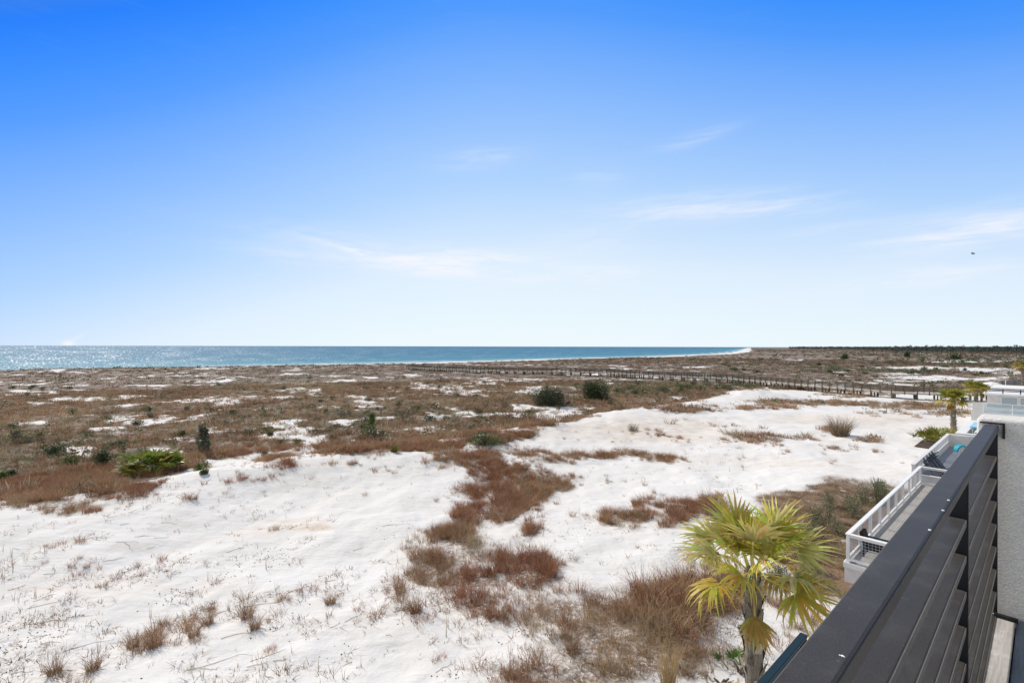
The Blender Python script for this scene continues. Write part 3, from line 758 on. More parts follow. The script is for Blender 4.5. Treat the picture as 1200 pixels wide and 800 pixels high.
bush('oak_bush', 698, 468, 37, 25, DK, 'tall round dark green oak bush nearest the boardwalk', .17, 9500, lumps=14)
bush('oak_bush', 643, 475, 48, 22, [(.07, .085, .04), (.09, .10, .05), (.055, .065, .032)], 'broad low olive oak bush left of the tall round one', .16, 8500, lumps=12)
bush('young_pine', 238, 529, 14, 25, [(.08, .10, .06), (.10, .12, .07), (.06, .075, .05)], 'slim dark conical young pine at the edge of the white slope', .12, 1600, 'tree', None, 'cone', 9)
bush('young_pine', 435, 511, 13, 22, BR[:2] + [(.10, .15, .04)], 'bright green young pine alone in the grey scrub', .13, 1300, 'tree', None, 'cone', 8)
bush('dark_shrub', 66, 533, 30, 15, DK, 'wide dark shrub among brown brush with two smaller ones beside it', .10, 1700, 'shrub')
bush('dark_shrub', 81, 547, 16, 15, MD, 'small rounded olive shrub just below the wide dark shrub', .09, 1100, 'shrub')
bush('dark_shrub', 121, 544, 18, 17, DK[:3] + GB[:1], 'dark grey green shrub between the olive shrub and the big palmetto', .10, 1300, 'shrub')
bush('dark_shrub', 137, 524, 26, 9, GB + DK[:1], 'flat dull green shrub above the big palmetto', .10, 1200, 'shrub')
bush('dark_shrub', 12, 557, 12, 8, GB, 'small grey green shrub by the photo\'s left edge', .09, 700, 'shrub')
bush('green_shrub', 2, 564, 12, 13, BR, 'bright green shrub cut by the photo\'s left edge', .09, 900, 'shrub')
bush('green_shrub', 232, 551, 11, 9, MD + BR[:1], 'small green shrub with two twins on the sand crest, upper left one', .07, 700, 'shrub')
bush('green_shrub', 241, 548, 12, 9, BR[:2] + MD, 'small green shrub with two twins on the sand crest, right one', .07, 700, 'shrub')
bush('green_shrub', 240, 555, 9, 7, MD, 'small green shrub with two twins on the sand crest, lowest one', .07, 600, 'shrub')
bush('green_shrub', 568, 521, 34, 15, MD, 'low green shrub spread along the top of the red grass', .10, 1900, 'shrub')
bush('yellow_shrub', 462, 531, 12, 8, YL, 'small yellow green shrub beside red grass at the sand edge', .08, 700, 'shrub')
bush('yellow_shrub', 349, 520, 13, 7, YL[1:3] + MD[:2], 'small olive yellow shrub above the dune crest', .08, 700, 'shrub')
bush('yellow_shrub', 329, 520, 14, 6, GB + YL[1:3], 'dull tan green shrub at the top of the dune crest', .08, 600, 'shrub')
bush('dark_shrub', 311, 534, 8, 6, DK, 'tiny dark shrub at the left end of the dune crest', .07, 400, 'shrub')
bush('green_shrub', 406, 530, 8, 6, MD, 'tiny green shrub on the long dune crest', .07, 400, 'shrub')
bush('dark_shrub', 425, 504, 10, 8, DK, 'dark shrub touching the bright green young pine', .09, 600, 'shrub')
bush('dark_shrub', 467, 477, 9, 8, DK, 'small dark shrub above the bright green young pine', .10, 500, 'shrub')
bush('dark_shrub', 490, 480, 22, 6, DK, 'flat dark shrub in the grey scrub plain', .10, 700, 'shrub')
bush('dark_shrub', 505, 492, 24, 8, MD[:1] + DK, 'long low dark shrub in mid scrub', .10, 900, 'shrub')
bush('dark_shrub', 562, 485, 12, 7, DK[1:] + MD[:1], 'dark shrub left of the broad oak bush', .10, 600, 'shrub')
bush('dark_shrub', 400, 487, 26, 6, GB, 'grey shrub spread flat in the scrub plain', .10, 700, 'shrub')
bush('lone_pine', 990, 420.5, 7, 6, [(.05, .09, .03), (.07, .11, .04)], 'single green pine on the plain beyond the boardwalk', .9, 500, 'tree')
bush('lone_pine', 1120, 421, 10, 8, [(.05, .08, .03), (.07, .10, .04)], 'broad pine standing before the distant woods', .9, 500, 'tree')
bush('lone_pine', 1062, 418, 6, 6, [(.045, .07, .03), (.06, .09, .04)], 'narrow pine before the distant woods', 1.0, 400, 'tree')
rs = random.Random(5)
GRP = 'olive shrubs beside the boardwalk'
for i in range(34):
    px = rs.uniform(722, 880); py = 462 - (px - 722) * .045 + rs.uniform(-6, 2)
    bush('olive_shrub', px, py, rs.uniform(9, 18), rs.uniform(5, 9), MD if rs.random() < .5 else GB + DK[:1], 'rounded olive shrub in the thicket before the boardwalk', .12, 420, 'shrub', GRP, lumps=5)
GRP = 'shrubs scattered on the scrub plain'
for i in range(60):
    px = rs.uniform(0, 900); py = rs.uniform(446, 518)
    if py > np.interp(px, [e[0] for e in EDGE], [e[1] for e in EDGE]) - 6: continue
    sc = (py - 405) / 90
    bush('plain_shrub', px, py, rs.uniform(8, 20) * sc, rs.uniform(5, 10) * sc, rs.choice([DK, GB, MD, GB]), 'low rounded shrub scattered in the brown scrub plain', .11, 380, 'shrub', GRP, lumps=5)
GRP = 'green shrubs beyond the boardwalk'
for i in range(50):
    px = rs.uniform(850, 1190); py = rs.uniform(417, 441)
    bush('beyond_shrub', px, py, rs.uniform(5, 12), rs.uniform(2, 4.5), rs.choice([DK, MD, DK]), 'green shrub on the plain beyond the boardwalk', .35, 160, 'shrub', GRP, lumps=4)

# ---- fan-leaved plants
def fan_leaf(L, nl, droop, col, width=.03, spread=R(250), fold=.35, pet=.8, seg=4, ptilt=0.0):
    """one fan leaf in its own frame: grows along +x from the origin, up is +z.  returns V, F(quads), C"""
    V, Fs, C = [], [], []
    def addq(rows, cs):
        b = len(V)
        for r_ in rows: V.extend(r_)
        for c_ in cs: C.extend([c_, c_])
        for j in range(len(rows) - 1):
            a_ = b + 2 * j; Fs.append((a_, a_ + 1, a_ + 3, a_ + 2))
    # petiole
    prow = []; arch = random.uniform(.05, .16)
    for j in range(5):
        t = j / 4; p = Vector((pet * t, 0, arch * math.sin(t * 2.2) * pet)); w = .022 - .008 * t
        prow.append((p + Vector((0, -w, 0)), p + Vector((0, w, 0))))
    addq(prow, [tuple(q * 1.1 for q in col)] * 5)
    hub = Vector((pet, 0, arch * math.sin(2.2) * pet))
    for i in range(nl):
        a = (i / (nl - 1) - .5) * spread
        l = L * (1 - .33 * (abs(a) / (spread / 2)) ** 2) * random.uniform(.88, 1.08)
        dirv = Vector((math.cos(a), math.sin(a), 0)); side = Vector((-math.sin(a), math.cos(a), 0))
        lift = fold * abs(math.sin(a)) * .7 + .05 * ((i % 2) * 2 - 1)
        rows = []; cs = []
        cc = [q * random.uniform(.78, 1.2) for q in col]
        tipy = random.uniform(.0, .5)
        dr = droop * random.uniform(.7, 1.35); sw = random.gauss(0, .12)
        for j in range(seg + 1):
            t = j / seg
            p = hub + dirv * (l * t * (1 - .18 * dr * t * t)) + side * (sw * l * t * t) + Vector((0, 0, lift * l * t * (1 - t * .3) - dr * l * t ** 2.6 * .62))
            w = width * (0.55 + 1.2 * t if t < .4 else 1.05) * (1 - max(0, t - .45) / .56) + .002
            rows.append((p - side * w + Vector((0, 0, w * .5)), p + side * w))
            k_ = tipy * max(0, t - .5) * 2
            cs.append(tuple(min(1, c_ * (1 - k_) + y_ * k_) for c_, y_ in zip(cc, (.34, .26, .10))))
        addq(rows, cs)
    return V, Fs, C

def palm(name, base, H, crown, label, fronds=26, nl=38, cols=None, lean=(0, 0), tr=.17, group=None, seed=1, dead=4, yellow=3, pet=.75, wl=.026, lowest=125):
    random.seed(seed)
    e = empty(name, base, label, 'palm tree', group)
    cols = cols or [(.145, .185, .035), (.185, .22, .045), (.115, .15, .03), (.23, .25, .06)]
    # trunk with criss-crossed leaf boots
    mb = MB(); pts = []; rad = []
    for j in range(13):
        t = j / 12; pts.append((lean[0] * t, lean[1] * t, -.3 + (H + .3) * t)); rad.append(tr * (1.12 - .22 * t + .1 * max(0, t - .75)))
    mb.tube(pts, rad, 14, (.72, .68, .62))
    nb = int(H / .075)
    for j in range(nb):
        t = (j + 1) / nb; a = j * 2.4; c = Vector((lean[0] * t, lean[1] * t, H * t)); rr = tr * (1.1 - .2 * t)
        d = Vector((math.cos(a), math.sin(a), 0)); s = Vector((-math.sin(a), math.cos(a), 0)); up = Vector((0, 0, 1))
        w = tr * .48; tn = random.uniform(.5, 1.45); ln = random.uniform(.8, 1.35)
        b0 = c + d * (rr * .9); top = c + d * (rr * 1.42) + up * (.15 * ln)
        vs = [b0 - s * w - up * .05, b0 + s * w - up * .05, top + s * w * .35, top - s * w * .35, b0 + d * rr * .22 - up * .03, top + d * .02]
        mb.add(vs, [(0, 1, 4), (0, 4, 5, 3), (4, 1, 2, 5), (3, 5, 2)], (tn, tn * .96, tn * .9))
    tk = mb.build('trunk', MAT['bark']); tk.parent = e
    crown_c = Vector((lean[0], lean[1], H))
    for i in range(fronds):
        t = i / (fronds - 1)
        isdead = i >= fronds - dead; isy = (not isdead) and i >= fronds - dead - yellow
        el = R(84) - t * R(lowest) + random.gauss(0, .10)
        if isdead: el = R(-45) + random.gauss(0, .15)
        az = i * 2.39996 + random.gauss(0, .15)
        col = random.choice(cols)
        if isy: col = random.choice([(.50, .40, .07), (.44, .38, .06), (.50, .36, .06)])
        if isdead: col = random.choice([(.42, .25, .05), (.34, .20, .07), (.40, .29, .06)])
        L = crown * random.uniform(.44, .54) * (.75 if isdead else 1) * (.85 if t < .15 else 1)
        P_ = crown * pet * random.uniform(.42, .60) * (.6 if t < .15 else 1)
        V, Fs, C = fan_leaf(L, nl, (.22 + .55 * t) * (1.5 if isdead else 1), col, wl * crown / 1.3, R(230) if not isdead else R(120), .45 if not isdead else .1, P_)
        rot = Matrix.Rotation(az, 4, 'Z') @ Matrix.Rotation(-el, 4, 'Y') @ Matrix.Rotation(random.gauss(0, .35), 4, 'X')
        M = Matrix.Translation(crown_c + Vector((math.cos(az), math.sin(az), 0)) * tr * .5) @ rot
        me = bpy.data.meshes.new('frond'); me.from_pydata([M @ v for v in V], [], Fs)
        # gravity: pull long leaves down in world terms
        a_ = me.color_attributes.new('col', 'FLOAT_COLOR', 'POINT'); a_.data.foreach_set('color', np.array([tuple(c) + (1,) for c in C], np.float32).ravel())
        me.materials.append(MAT['frond']); o = bpy.data.objects.new('frond', me); COL.objects.link(o); o.parent = e
        if isdead: o['label'] = 'orange dying frond hanging down'
        elif isy: o['label'] = 'yellowing frond'
    return e

def palmetto(name, p, w, h, cols, label, n=18, nl=16, seed=1, cat='palmetto', pale=0.15, lw=1.0):
    random.seed(seed); e = empty(name, p, label, cat)
    allV, allF, allC = [], [], []
    for i in range(n):
        ang = random.uniform(0, 6.28); rr = math.sqrt(random.random())
        c = Vector((math.cos(ang) * rr * w * .42, math.sin(ang) * rr * w * .30, h * .1 + h * .25 * (1 - rr)))
        el = R(random.uniform(25, 80)) * (1 - .4 * rr); col = random.choice(cols)
        if random.random() < pale: col = (.42, .42, .30)
        V, Fs, C = fan_leaf(h * random.uniform(.38, .5), nl, random.uniform(.1, .35), col, .022 * lw * h / .9, R(210), .5, h * random.uniform(.3, .55), 3)
        M = Matrix.Translation(c) @ Matrix.Rotation(ang + random.gauss(0, .7), 4, 'Z') @ Matrix.Rotation(-el, 4, 'Y') @ Matrix.Rotation(random.gauss(0, .5), 4, 'X')
        b = len(allV); allV += [tuple(M @ v) for v in V]; allF += [tuple(b + q for q in f) for f in Fs]; allC += [tuple(c_) + (1,) for c_ in C]
    me = bpy.data.meshes.new('foliage'); me.from_pydata(allV, [], allF)
    a_ = me.color_attributes.new('col', 'FLOAT_COLOR', 'POINT'); a_.data.foreach_set('color', np.array(allC, np.float32).ravel())
    me.materials.append(MAT['frond']); o = bpy.data.objects.new('foliage', me); COL.objects.link(o); o.parent = e
    stems(e, 6, h * .35, .05, w * .35, (.12, .09, .07)); return e

# the near palm
pb = at(888, 8.7, 0); pb.z = float(ground_h(pb.x, pb.y))
palm('cabbage_palm', pb, 4.18 - (pb.z - 1.0), 1.52, 'large cabbage palm close by, its crown beside the dark balcony rail', 30, 32, lean=(-.06, .05), tr=.155, seed=5, dead=2, yellow=8, wl=.021, lowest=112, pet=.98, cols=[(.50, .46, .07), (.56, .51, .11), (.38, .40, .06), (.62, .54, .20)])
pb = at(1118, 46, 0); pb.z = float(ground_h(pb.x, pb.y))
palm('cabbage_palm', pb, 4.2 - pb.z, 1.75, 'cabbage palm standing in the planting bed beyond the grey deck', 26, 22, lean=(-.1, 0), tr=.20, seed=3, dead=2, yellow=5, wl=.04, lowest=105, cols=[(.32, .32, .05), (.38, .35, .06), (.25, .26, .045)])
pb = at(1144, 57, 0); pb.z = float(ground_h(pb.x, pb.y))
palm('cabbage_palm', pb, 4.2 - pb.z, 1.7, 'cabbage palm behind the pool, left of the white pavilion', 24, 20, lean=(0, 0), tr=.19, seed=8, dead=3, yellow=7, wl=.045, lowest=105, cols=[(.32, .32, .05), (.38, .35, .06), (.25, .26, .045)])
pb = at(1199, 78, 0); pb.z = float(ground_h(pb.x, pb.y))
palm('cabbage_palm', pb, 6.2 - pb.z, 1.7, 'golden cabbage palm cut by the photo\'s right edge', 22, 18, tr=.24, seed=12, dead=4, yellow=9, wl=.05, cols=[(.30, .26, .04), (.24, .23, .04)])
p = drop(178, 557); palmetto('saw_palmetto', p, 2.5, 1.95, [(.22, .30, .05), (.30, .34, .06), (.16, .23, .045), (.36, .34, .07)], 'big bright green saw palmetto at the top of the white slope', 80, 11, 4, lw=1.9)
p = drop(868, 788); palmetto('saw_palmetto', p, .8, .55, BR[:2] + MD[:1], 'small green palmetto seedling at the near palm\'s foot', 9, 14, 6, pale=0)
p = drop(846, 803); palmetto('dry_palmetto', p, .8, .38, [(.40, .34, .25), (.30, .25, .18)], 'bleached dead palmetto beside the green seedling', 7, 14, 9, pale=0)
p = SK(54.5, 6.0, .95); palmetto('saw_palmetto', p, 3.4, 1.6, [(.34, .32, .06), (.28, .28, .055), (.22, .24, .05)], 'yellow green palmetto clump in the planting bed', 70, 11, 7, pale=.03)
p = drop(872, 745); bush('green_shrub', 878, 746, 22, 16, BR[1:] + MD, 'small fresh green shrub at the foot of the near palm', .06, 500, 'shrub')

# grass clumps standing alone
def tuft(name, px, py, w, h, cols, label, n=150, bw=.012, lean=.45, group=None, cat='grass clump'):
    p = drop(px, py); m = p.y / F
    e = tag(link_mesh(name, np_mesh(name, *blades(n, w * m / 2 * 1.2, h * m, bw, lean, 3, cols, kink=.03)), MAT['grass']), label, cat, group, 'thing')
    e.location = p - Vector((0, 0, .02)); return e
tuft('golden_grass', 784, 822, 20, 66, GOLD, 'tall golden bunch grass upright at the bottom of the photo', 260, .012, .16)
tuft('tan_grass', 985, 510, 32, 22, [(.30, .24, .16), (.24, .18, .12), (.20, .13, .08)], 'tall tan grass clump alone on the white sand flat', 420, .035, .45)
tuft('tan_grass', 742, 505, 22, 10, [(.26, .21, .15), (.2, .16, .11)], 'thin grey grass clump on the tan sand patch', 120, .03, .3)
tuft('tan_grass', 1036, 592, 30, 30, GB + [(.20, .18, .13)], 'grey green clump by the far corner of the white deck', 200, .02, .4)
G = 'red grass clumps on the near sand slope'
for (px, py, w, h, lb) in [
 (65, 788, 24, 22, 'ragged red clump nearest the bottom left corner'), (110, 784, 24, 20, 'red clump second from the bottom left corner'),
 (157, 758, 22, 18, 'small red clump left of the fuller dark one'), (182, 757, 26, 24, 'full dark red clump on the lower left slope'),
 (228, 745, 20, 18, 'upright red clump below the one on the ridge'), (244, 731, 22, 18, 'rounded red clump right of the upright one'),
 (290, 724, 22, 20, 'loose red clump left of the open sand'), (300, 736, 18, 18, 'thin red clump under the loose one'),
 (588, 724, 24, 18, 'compact red clump alone below the grass drift'), (388, 707, 20, 14, 'thin spiky clump in the middle of the sand'),
 (672, 764, 26, 22, 'rust red clump among the grey stalks'), (470, 695, 20, 18, 'sparse brown clump left of the grass drift'), (487, 716, 20, 20, 'sparse red clump below the grass drift edge')]:
    tuft('red_grass', px, py, w, h, REDS, lb, 170, .010, .6, G)
# shrubs along the white deck
G = 'grey green shrubs along the white deck'
rs = random.Random(9)
places = [(18.6, 6.5), (19.9, 6.2), (21.1, 6.6), (22.4, 6.3), (23.6, 6.7), (24.9, 6.3), (26.2, 6.7), (27.4, 6.3), (28.8, 6.6), (30.2, 6.4), (31.6, 6.7), (20.4, 7.4), (22.9, 7.5), (25.5, 7.4), (28.1, 7.5), (33.0, 6.3), (34.2, 6.6)]
for i, (s, k) in enumerate(places):
    p = SK(s + rs.uniform(-.2, .2), k + rs.uniform(-.2, .2)); p.z = float(ground_h(p.x, p.y))
    e = empty('deck_shrub', p, 'upright grey green shrub in the row planted along the white deck', 'shrub', G)
    hh = rs.uniform(.8, 1.3)
    np_part('foliage', leafball(900, .55, .55, hh, .055, [(.20, .21, .11), (.26, .26, .15), (.15, .16, .08), (.28, .25, .15)], 7), MAT['leaf'], e)
    stems(e, 7, hh * .8, .012, .4, (.16, .13, .10))
for (px, py, w, h, lb) in [(992, 668, 20, 16, 'small yellow green tuft against the white deck base'), (988, 700, 22, 14, 'small tan tuft below the white deck base'), (972, 690, 18, 12, 'flat tan tuft in the pine straw')]:
    tuft('straw_tuft', px, py, w, h, [(.22, .22, .08), (.28, .23, .12), (.16, .17, .06)], lb, 120, .009, .7)

# ------------------------------------------------------------------ boardwalk
def resample(P, step):
    out = [P[0].copy()]; d = 0
    for a, b in zip(P, P[1:]):
        L = (b - a).length; t = step - d
        while t <= L: out.append(a + (b - a) * (t / L)); t += step
        d = L - (t - step)
    return out
def boardwalk():
    pix = [(1056, 85), (1028, 88.5), (984, 95), (927, 105), (893, 113), (850, 122), (810, 128), (770, 134), (735, 142), (708, 150), (660, 154), (600, 158), (550, 166), (505, 178), (478, 192)]
    pts = [Vector(((px - 600) / F * Z, Z, 1.3)) for px, Z in pix]
    pts = [Vector((105, 84.5, 1.3)), Vector((92, 83.6, 1.3)), Vector((76.5, 82.2, 1.3))] + pts
    # round the corners
    for _ in range(2):
        q = [pts[0]]
        for a, b in zip(pts, pts[1:]): q += [a * .75 + b * .25, a * .25 + b * .75]
        q.append(pts[-1]); pts = q
    P = resample(pts, 1.55)
    for p in P: p.z = 1.3 - .35 * smooth(float(p.y), 150, 190)
    root = empty('boardwalk', P[len(P) // 2] - Vector((0, 0, 1.3)), 'long weathered timber boardwalk on posts crossing the dunes', 'boardwalk')
    W = 1.0; n = len(P); nrm = []
    for i in range(n):
        t = (P[min(i + 1, n - 1)] - P[max(i - 1, 0)]).normalized(); nrm.append(Vector((-t.y, t.x, 0)))
    dk = MB(); fa = MB(); jo = MB()
    for i in range(n - 1):
        a, b = P[i], P[i + 1]; na_, nb_ = nrm[i], nrm[i + 1]
        m = 9
        for j in range(m):
            t0, t1 = j / m + .008, (j + 1) / m - .008
            p0, p1 = a.lerp(b, t0), a.lerp(b, t1); q0, q1 = na_.lerp(nb_, t0), na_.lerp(nb_, t1)
            vs = [p0 - q0 * W, p0 + q0 * W, p1 + q1 * W, p1 - q1 * W]; lo = [v - Vector((0, 0, .04)) for v in vs]
            dk.add(vs + lo, [(0, 1, 2, 3)[::-1], (4, 5, 6, 7), (0, 4, 5, 1), (1, 5, 6, 2), (2, 6, 7, 3), (3, 7, 4, 0)])
        for s_ in (-1, 1):
            fa.bar(a + na_ * (s_ * (W + .026)) - Vector((0, 0, .13)), b + nb_ * (s_ * (W + .026)) - Vector((0, 0, .13)), .045, .25)
    dk.build('deck', MAT['timber_pale'], root); fa.build('stringer', MAT['timber_pale'], root)  # stringer made pale too: sand bounce light put into its colour
    for s_ in (-1, 1):
        tr = MB(); mr = MB()
        for i in range(n - 1):
            off0, off1 = nrm[i] * (s_ * (W + .03)), nrm[i + 1] * (s_ * (W + .03))
            tr.bar(P[i] + off0 + Vector((0, 0, 1.08)), P[i + 1] + off1 + Vector((0, 0, 1.08)), .16, .06)
            for hgt in (.28, .55, .82):
                o2 = .93 if s_ else 1
                mr.bar(P[i] + off0 * o2 + Vector((0, 0, hgt)), P[i + 1] + off1 * o2 + Vector((0, 0, hgt)), .03, .10)
        tr.build('top_rail', MAT['timber'], root); mr.build('middle_rails', MAT['timber'], root)
    posts = []; piles = []
    for i in range(n):
        for s_ in (-1, 1):
            c = P[i] + nrm[i] * (s_ * (W + .1)); posts.append((c, i))
        if i % 2 == 0:
            for off in (-W + .1, 0, W - .1): piles.append(P[i] + nrm[i] * off)
    posts.sort(key=lambda c: c[0].length); piles.sort(key=lambda c: c.length)
    rest = MB(); 
    for q, (c, i) in enumerate(posts):
        g = float(ground_h(c.x, c.y)) - .2 if i % 2 == 0 else c.z - .32
        mb = MB() if q < 100 else rest
        mb.bar(Vector((c.x, c.y, g)), Vector((c.x, c.y, c.z + 1.045)), .15)
        if q < 100: mb.build('post', MAT['timber'], root)
    o = rest.build('post', MAT['timber'], root, label='remaining far posts'); o['kind'] = 'stuff'
    rest = MB()
    for q, c in enumerate(piles):
        g = float(ground_h(c.x, c.y)) - .3
        mb = MB() if q < 100 else rest
        mb.bar(Vector((c.x, c.y, g)), Vector((c.x, c.y, c.z - .05)), .18)
        if q < 100: mb.build('pile', MAT['timber'], root)
    o = rest.build('pile', MAT['timber'], root, label='remaining far piles'); o['kind'] = 'stuff'
boardwalk()

# ------------------------------------------------------------------ our balcony
def z_(h): return CAMZ - h
def railing(root_label, s0, s1, k0, k1, ztop, zfloor, posts, group=None, name='balcony_railing', mcap='rail_metal', mslat='rail_metal', brackets=True):
    root = empty(name, SK((s0 + s1) / 2, (k0 + k1) / 2, zfloor), root_label, 'railing', group)
    kc = (k0 + k1) / 2
    cap = MB(); cap.skbox(s0, s1, k0, k1, ztop - .034, ztop, .0035); cp = cap.build('top_rail', MAT[mcap], root)
    ed = MB(); ed.skbox(s0, s1, k0 - .0022, k0 - .0002, ztop - .032, ztop - .005); ed.build('side_strip', MAT['cap_side_bounce'] if mcap == 'rail_metal' else MAT[mcap], cp)  # no separate part: carries the bounce light painted on the metal cap
    # dark strip filling the groove under the cap's inner lip
    lip = MB(); lip.skbox(s0, s1, k0 + .004, k1 - .004, ztop - .040, ztop - .0345); lip.build('groove_strip', MAT['rail_dark'], root)
    mbp = sorted(posts)
    for sp in mbp:
        pm = MB(); pm.skbox(sp, sp + .012, k0 + .004, k1 - .002, zfloor - .12, ztop - .041, .001); pm.build('post', MAT['rail_dark'], root)  # shaded side put into the near-black colour; next strip is its inner face
        pf = MB(); pf.skbox(sp - .0005, sp + .0125, k0 + .0015, k0 + .0035, zfloor - .12, ztop - .041); pf.build('post_face', MAT[mslat], root)
    edges = [s0] + mbp + [s1]
    z = ztop - .17; i = 0
    while z > zfloor - .05:
        for a, b in zip([None] + mbp, mbp + [None]):
            sa = (a + .012 if a is not None else s0) + .022; sb = (b if b is not None else s1) - .022
            if sb - sa < .1: continue
            sl = MB(); sl.skbox(sa, sb, k0 + .007, k1 + .006, z - .026, z, .0025); so = sl.build('slat', MAT[mslat], root)
            ed = MB(); ed.skbox(sa + .002, sb - .002, k0 + .0045, k0 + .0068, z - .023, z - .002); ed.build('slat_edge_bounce', MAT['slat_edge_bounce'], so)  # thin strip only carries the slat's painted bounce light
            if brackets:
                br = MB()
                for se, d_ in ((sa, -1), (sb, 1)):
                    if (d_ < 0 and a is None) or (d_ > 0 and b is None): continue
                    br.skbox(min(se - .012 * d_, se + .02 * d_), max(se - .012 * d_, se + .02 * d_), k0 + .012, k0 + .030, z - .040, z - .0265)
                if br.v: br.build('clip', MAT['rail_dark'], so)
        z -= .127; i += 1
    return root, cp

rail, cap = railing('dark grey slatted balcony rail running from the bottom edge to the stucco wall', -1.2, 3.865, .186, .242, z_(.44), z_(1.51), [-.05, 2.355, 3.845])
mb = MB()
# wall bracket: a thin dark angle round the cap end
mb.skbox(3.866, 3.888, .160, .262, z_(.44) + .004, z_(.44) + .011); mb.skbox(3.866, 3.888, .160, .170, z_(.44) - .075, z_(.44) + .0035)
mb.build('wall_bracket', MAT['rail_dark'], rail)
mb = MB(); mb.skbox(3.80, 3.83, .105, .200, z_(1.51) + .004, z_(1.51) + .02); mb.build('foot_bracket', MAT['rail_dark'], rail)
# screws on the cap
random.seed(3)
for (px, py) in [(1112, 586.5), (1105.5, 598.5), (1090, 621.5)]:
    Z = F * .44 / (py - hy(px)); c = Vector(((px - 600) / F * Z, Z, z_(.44) + .001))
    mb = MB(); mb.tube([c, c + Vector((0, 0, .0022))], [.0032, .0026], 10); mb.build('screw', MAT['white_speck'], rail)
# bird dropping on the cap
c = Vector(((988 - 600) / F * (F * .44 / (767 - 405)), F * .44 / (767 - 405), z_(.44) + .0008))
mb = MB()
for (dx, dy, r_) in [(0, 0, .0022), (-.0026, .0016, .0012), (.0012, -.0024, .0009)]:
    mb.tube([c + Vector((dx, dy, 0)), c + Vector((dx, dy, .0006))], [r_, r_ * .8], 9)
tag(mb.build('bird_dropping', MAT['white_speck']), 'tiny white bird dropping on the dark rail top', 'dropping', kind='thing')

# balcony floor and outer trim
fl = empty('balcony_floor', SK(1.5, -1, z_(1.51)), 'weathered wooden balcony floor beside the stucco wall', 'floor', kind='structure')
for i in range(16):
    k1 = .112 - i * .143
    b_ = MB(); b_.skbox(-2.0, 3.868, k1 - .139, k1, z_(1.535), z_(1.51), .003); b_.build('floor_board', MAT['floor_shade_blue'], fl)  # the blue is shade put into the board colour
b_ = MB(); b_.skbox(-2.0, 3.80, .117, .192, z_(1.535), z_(1.506), .003); b_.build('edge_board', MAT['floor_pale'], fl, label='pale weathered board under the rail')
b_ = MB(); b_.skbox(-2.0, 3.868, .200, .214, z_(1.60), z_(1.503), .002); b_.build('edge_trim', MAT['cream_paint'], fl)
b_ = MB(); b_.skbox(-2.0, 3.868, -2.2, .150, z_(1.78), z_(1.56)); b_.build('floor_slab', MAT['rail_dark'], fl)
b_ = MB(); b_.skbox(-2.0, 4.14, .16, .30, z_(1.85), z_(1.62), .004); b_.build('fascia', MAT['cream_paint'], fl)

m = MB(); m.skbox(-2.6, 3.885, -3.6, -2.35, -1.0, CAMZ + 3.0); tag(m.build('house_bounce_wall', MAT['stucco']), 'unseen stucco house wall behind the balcony, added for warm bounce light', 'wall', kind='structure')  # unseen; added so sunlit stucco bounces warm fill onto rail and end wall
# stucco wall at the balcony's end, rounded top edges
def stucco_wall():
    s0, s1, k0, k1, zb, zt = 3.89, 4.13, -3.2, .277, z_(3.3), z_(.405)
    r_ = .022
    prof = [(s0, zb), (s0, zt - r_)] + [(s0 + r_ - r_ * math.cos(a), zt - r_ + r_ * math.sin(a)) for a in (R(22), R(45), R(68))] + [(s0 + r_, zt), (s1 - r_, zt)] + [(s1 - r_ + r_ * math.sin(a), zt - r_ + r_ * math.cos(a)) for a in (R(22), R(45), R(68))] + [(s1, zt - r_), (s1, zb)]
    mb = MB(); n = len(prof)
    ks = [(k0, 0), (k1 - r_, 0), (k1 - r_ * .4, r_ * .15), (k1, r_ * .7)]
    cs, cz = (s0 + s1) / 2, (zb + zt) / 2
    vs = []
    for k_, ins in ks:
        for (s_, z__) in prof:
            vs.append(SK(s_ + (ins if s_ < cs else -ins), k_, z__ - (ins if z__ > cz else 0)))
    fs = [(r__ * n + i, r__ * n + i + 1, (r__ + 1) * n + i + 1, (r__ + 1) * n + i) for r__ in range(len(ks) - 1) for i in range(n - 1)]
    fs += [tuple(reversed(range(n))), tuple(range((len(ks) - 1) * n, len(ks) * n))]
    mb.add(vs, fs)
    o = mb.build('stucco_wall', MAT['stucco']); tag(o, 'rough white stucco wall where the dark balcony rail ends', 'wall', kind='thing')
    m = o.modifiers.new('b', 'EDGE_SPLIT') if False else None
stucco_wall()
# storey below: its rail end, slab and wall seen past ours
rl, cp2 = railing('dark teal rail of the balcony below, its end showing under ours', -1.0, 6.66, 1.97, 2.05, z_(3.55), z_(4.6), [6.63], name='lower_railing', mcap='teal_dark', mslat='teal_dark', brackets=False)
mb = MB(); mb.skbox(-2.0, 6.7, -1.0, 2.04, z_(4.85), z_(4.64)); tag(mb.build('lower_balcony', MAT['cream_paint']), 'balcony slab of the storey below', 'balcony', kind='structure')

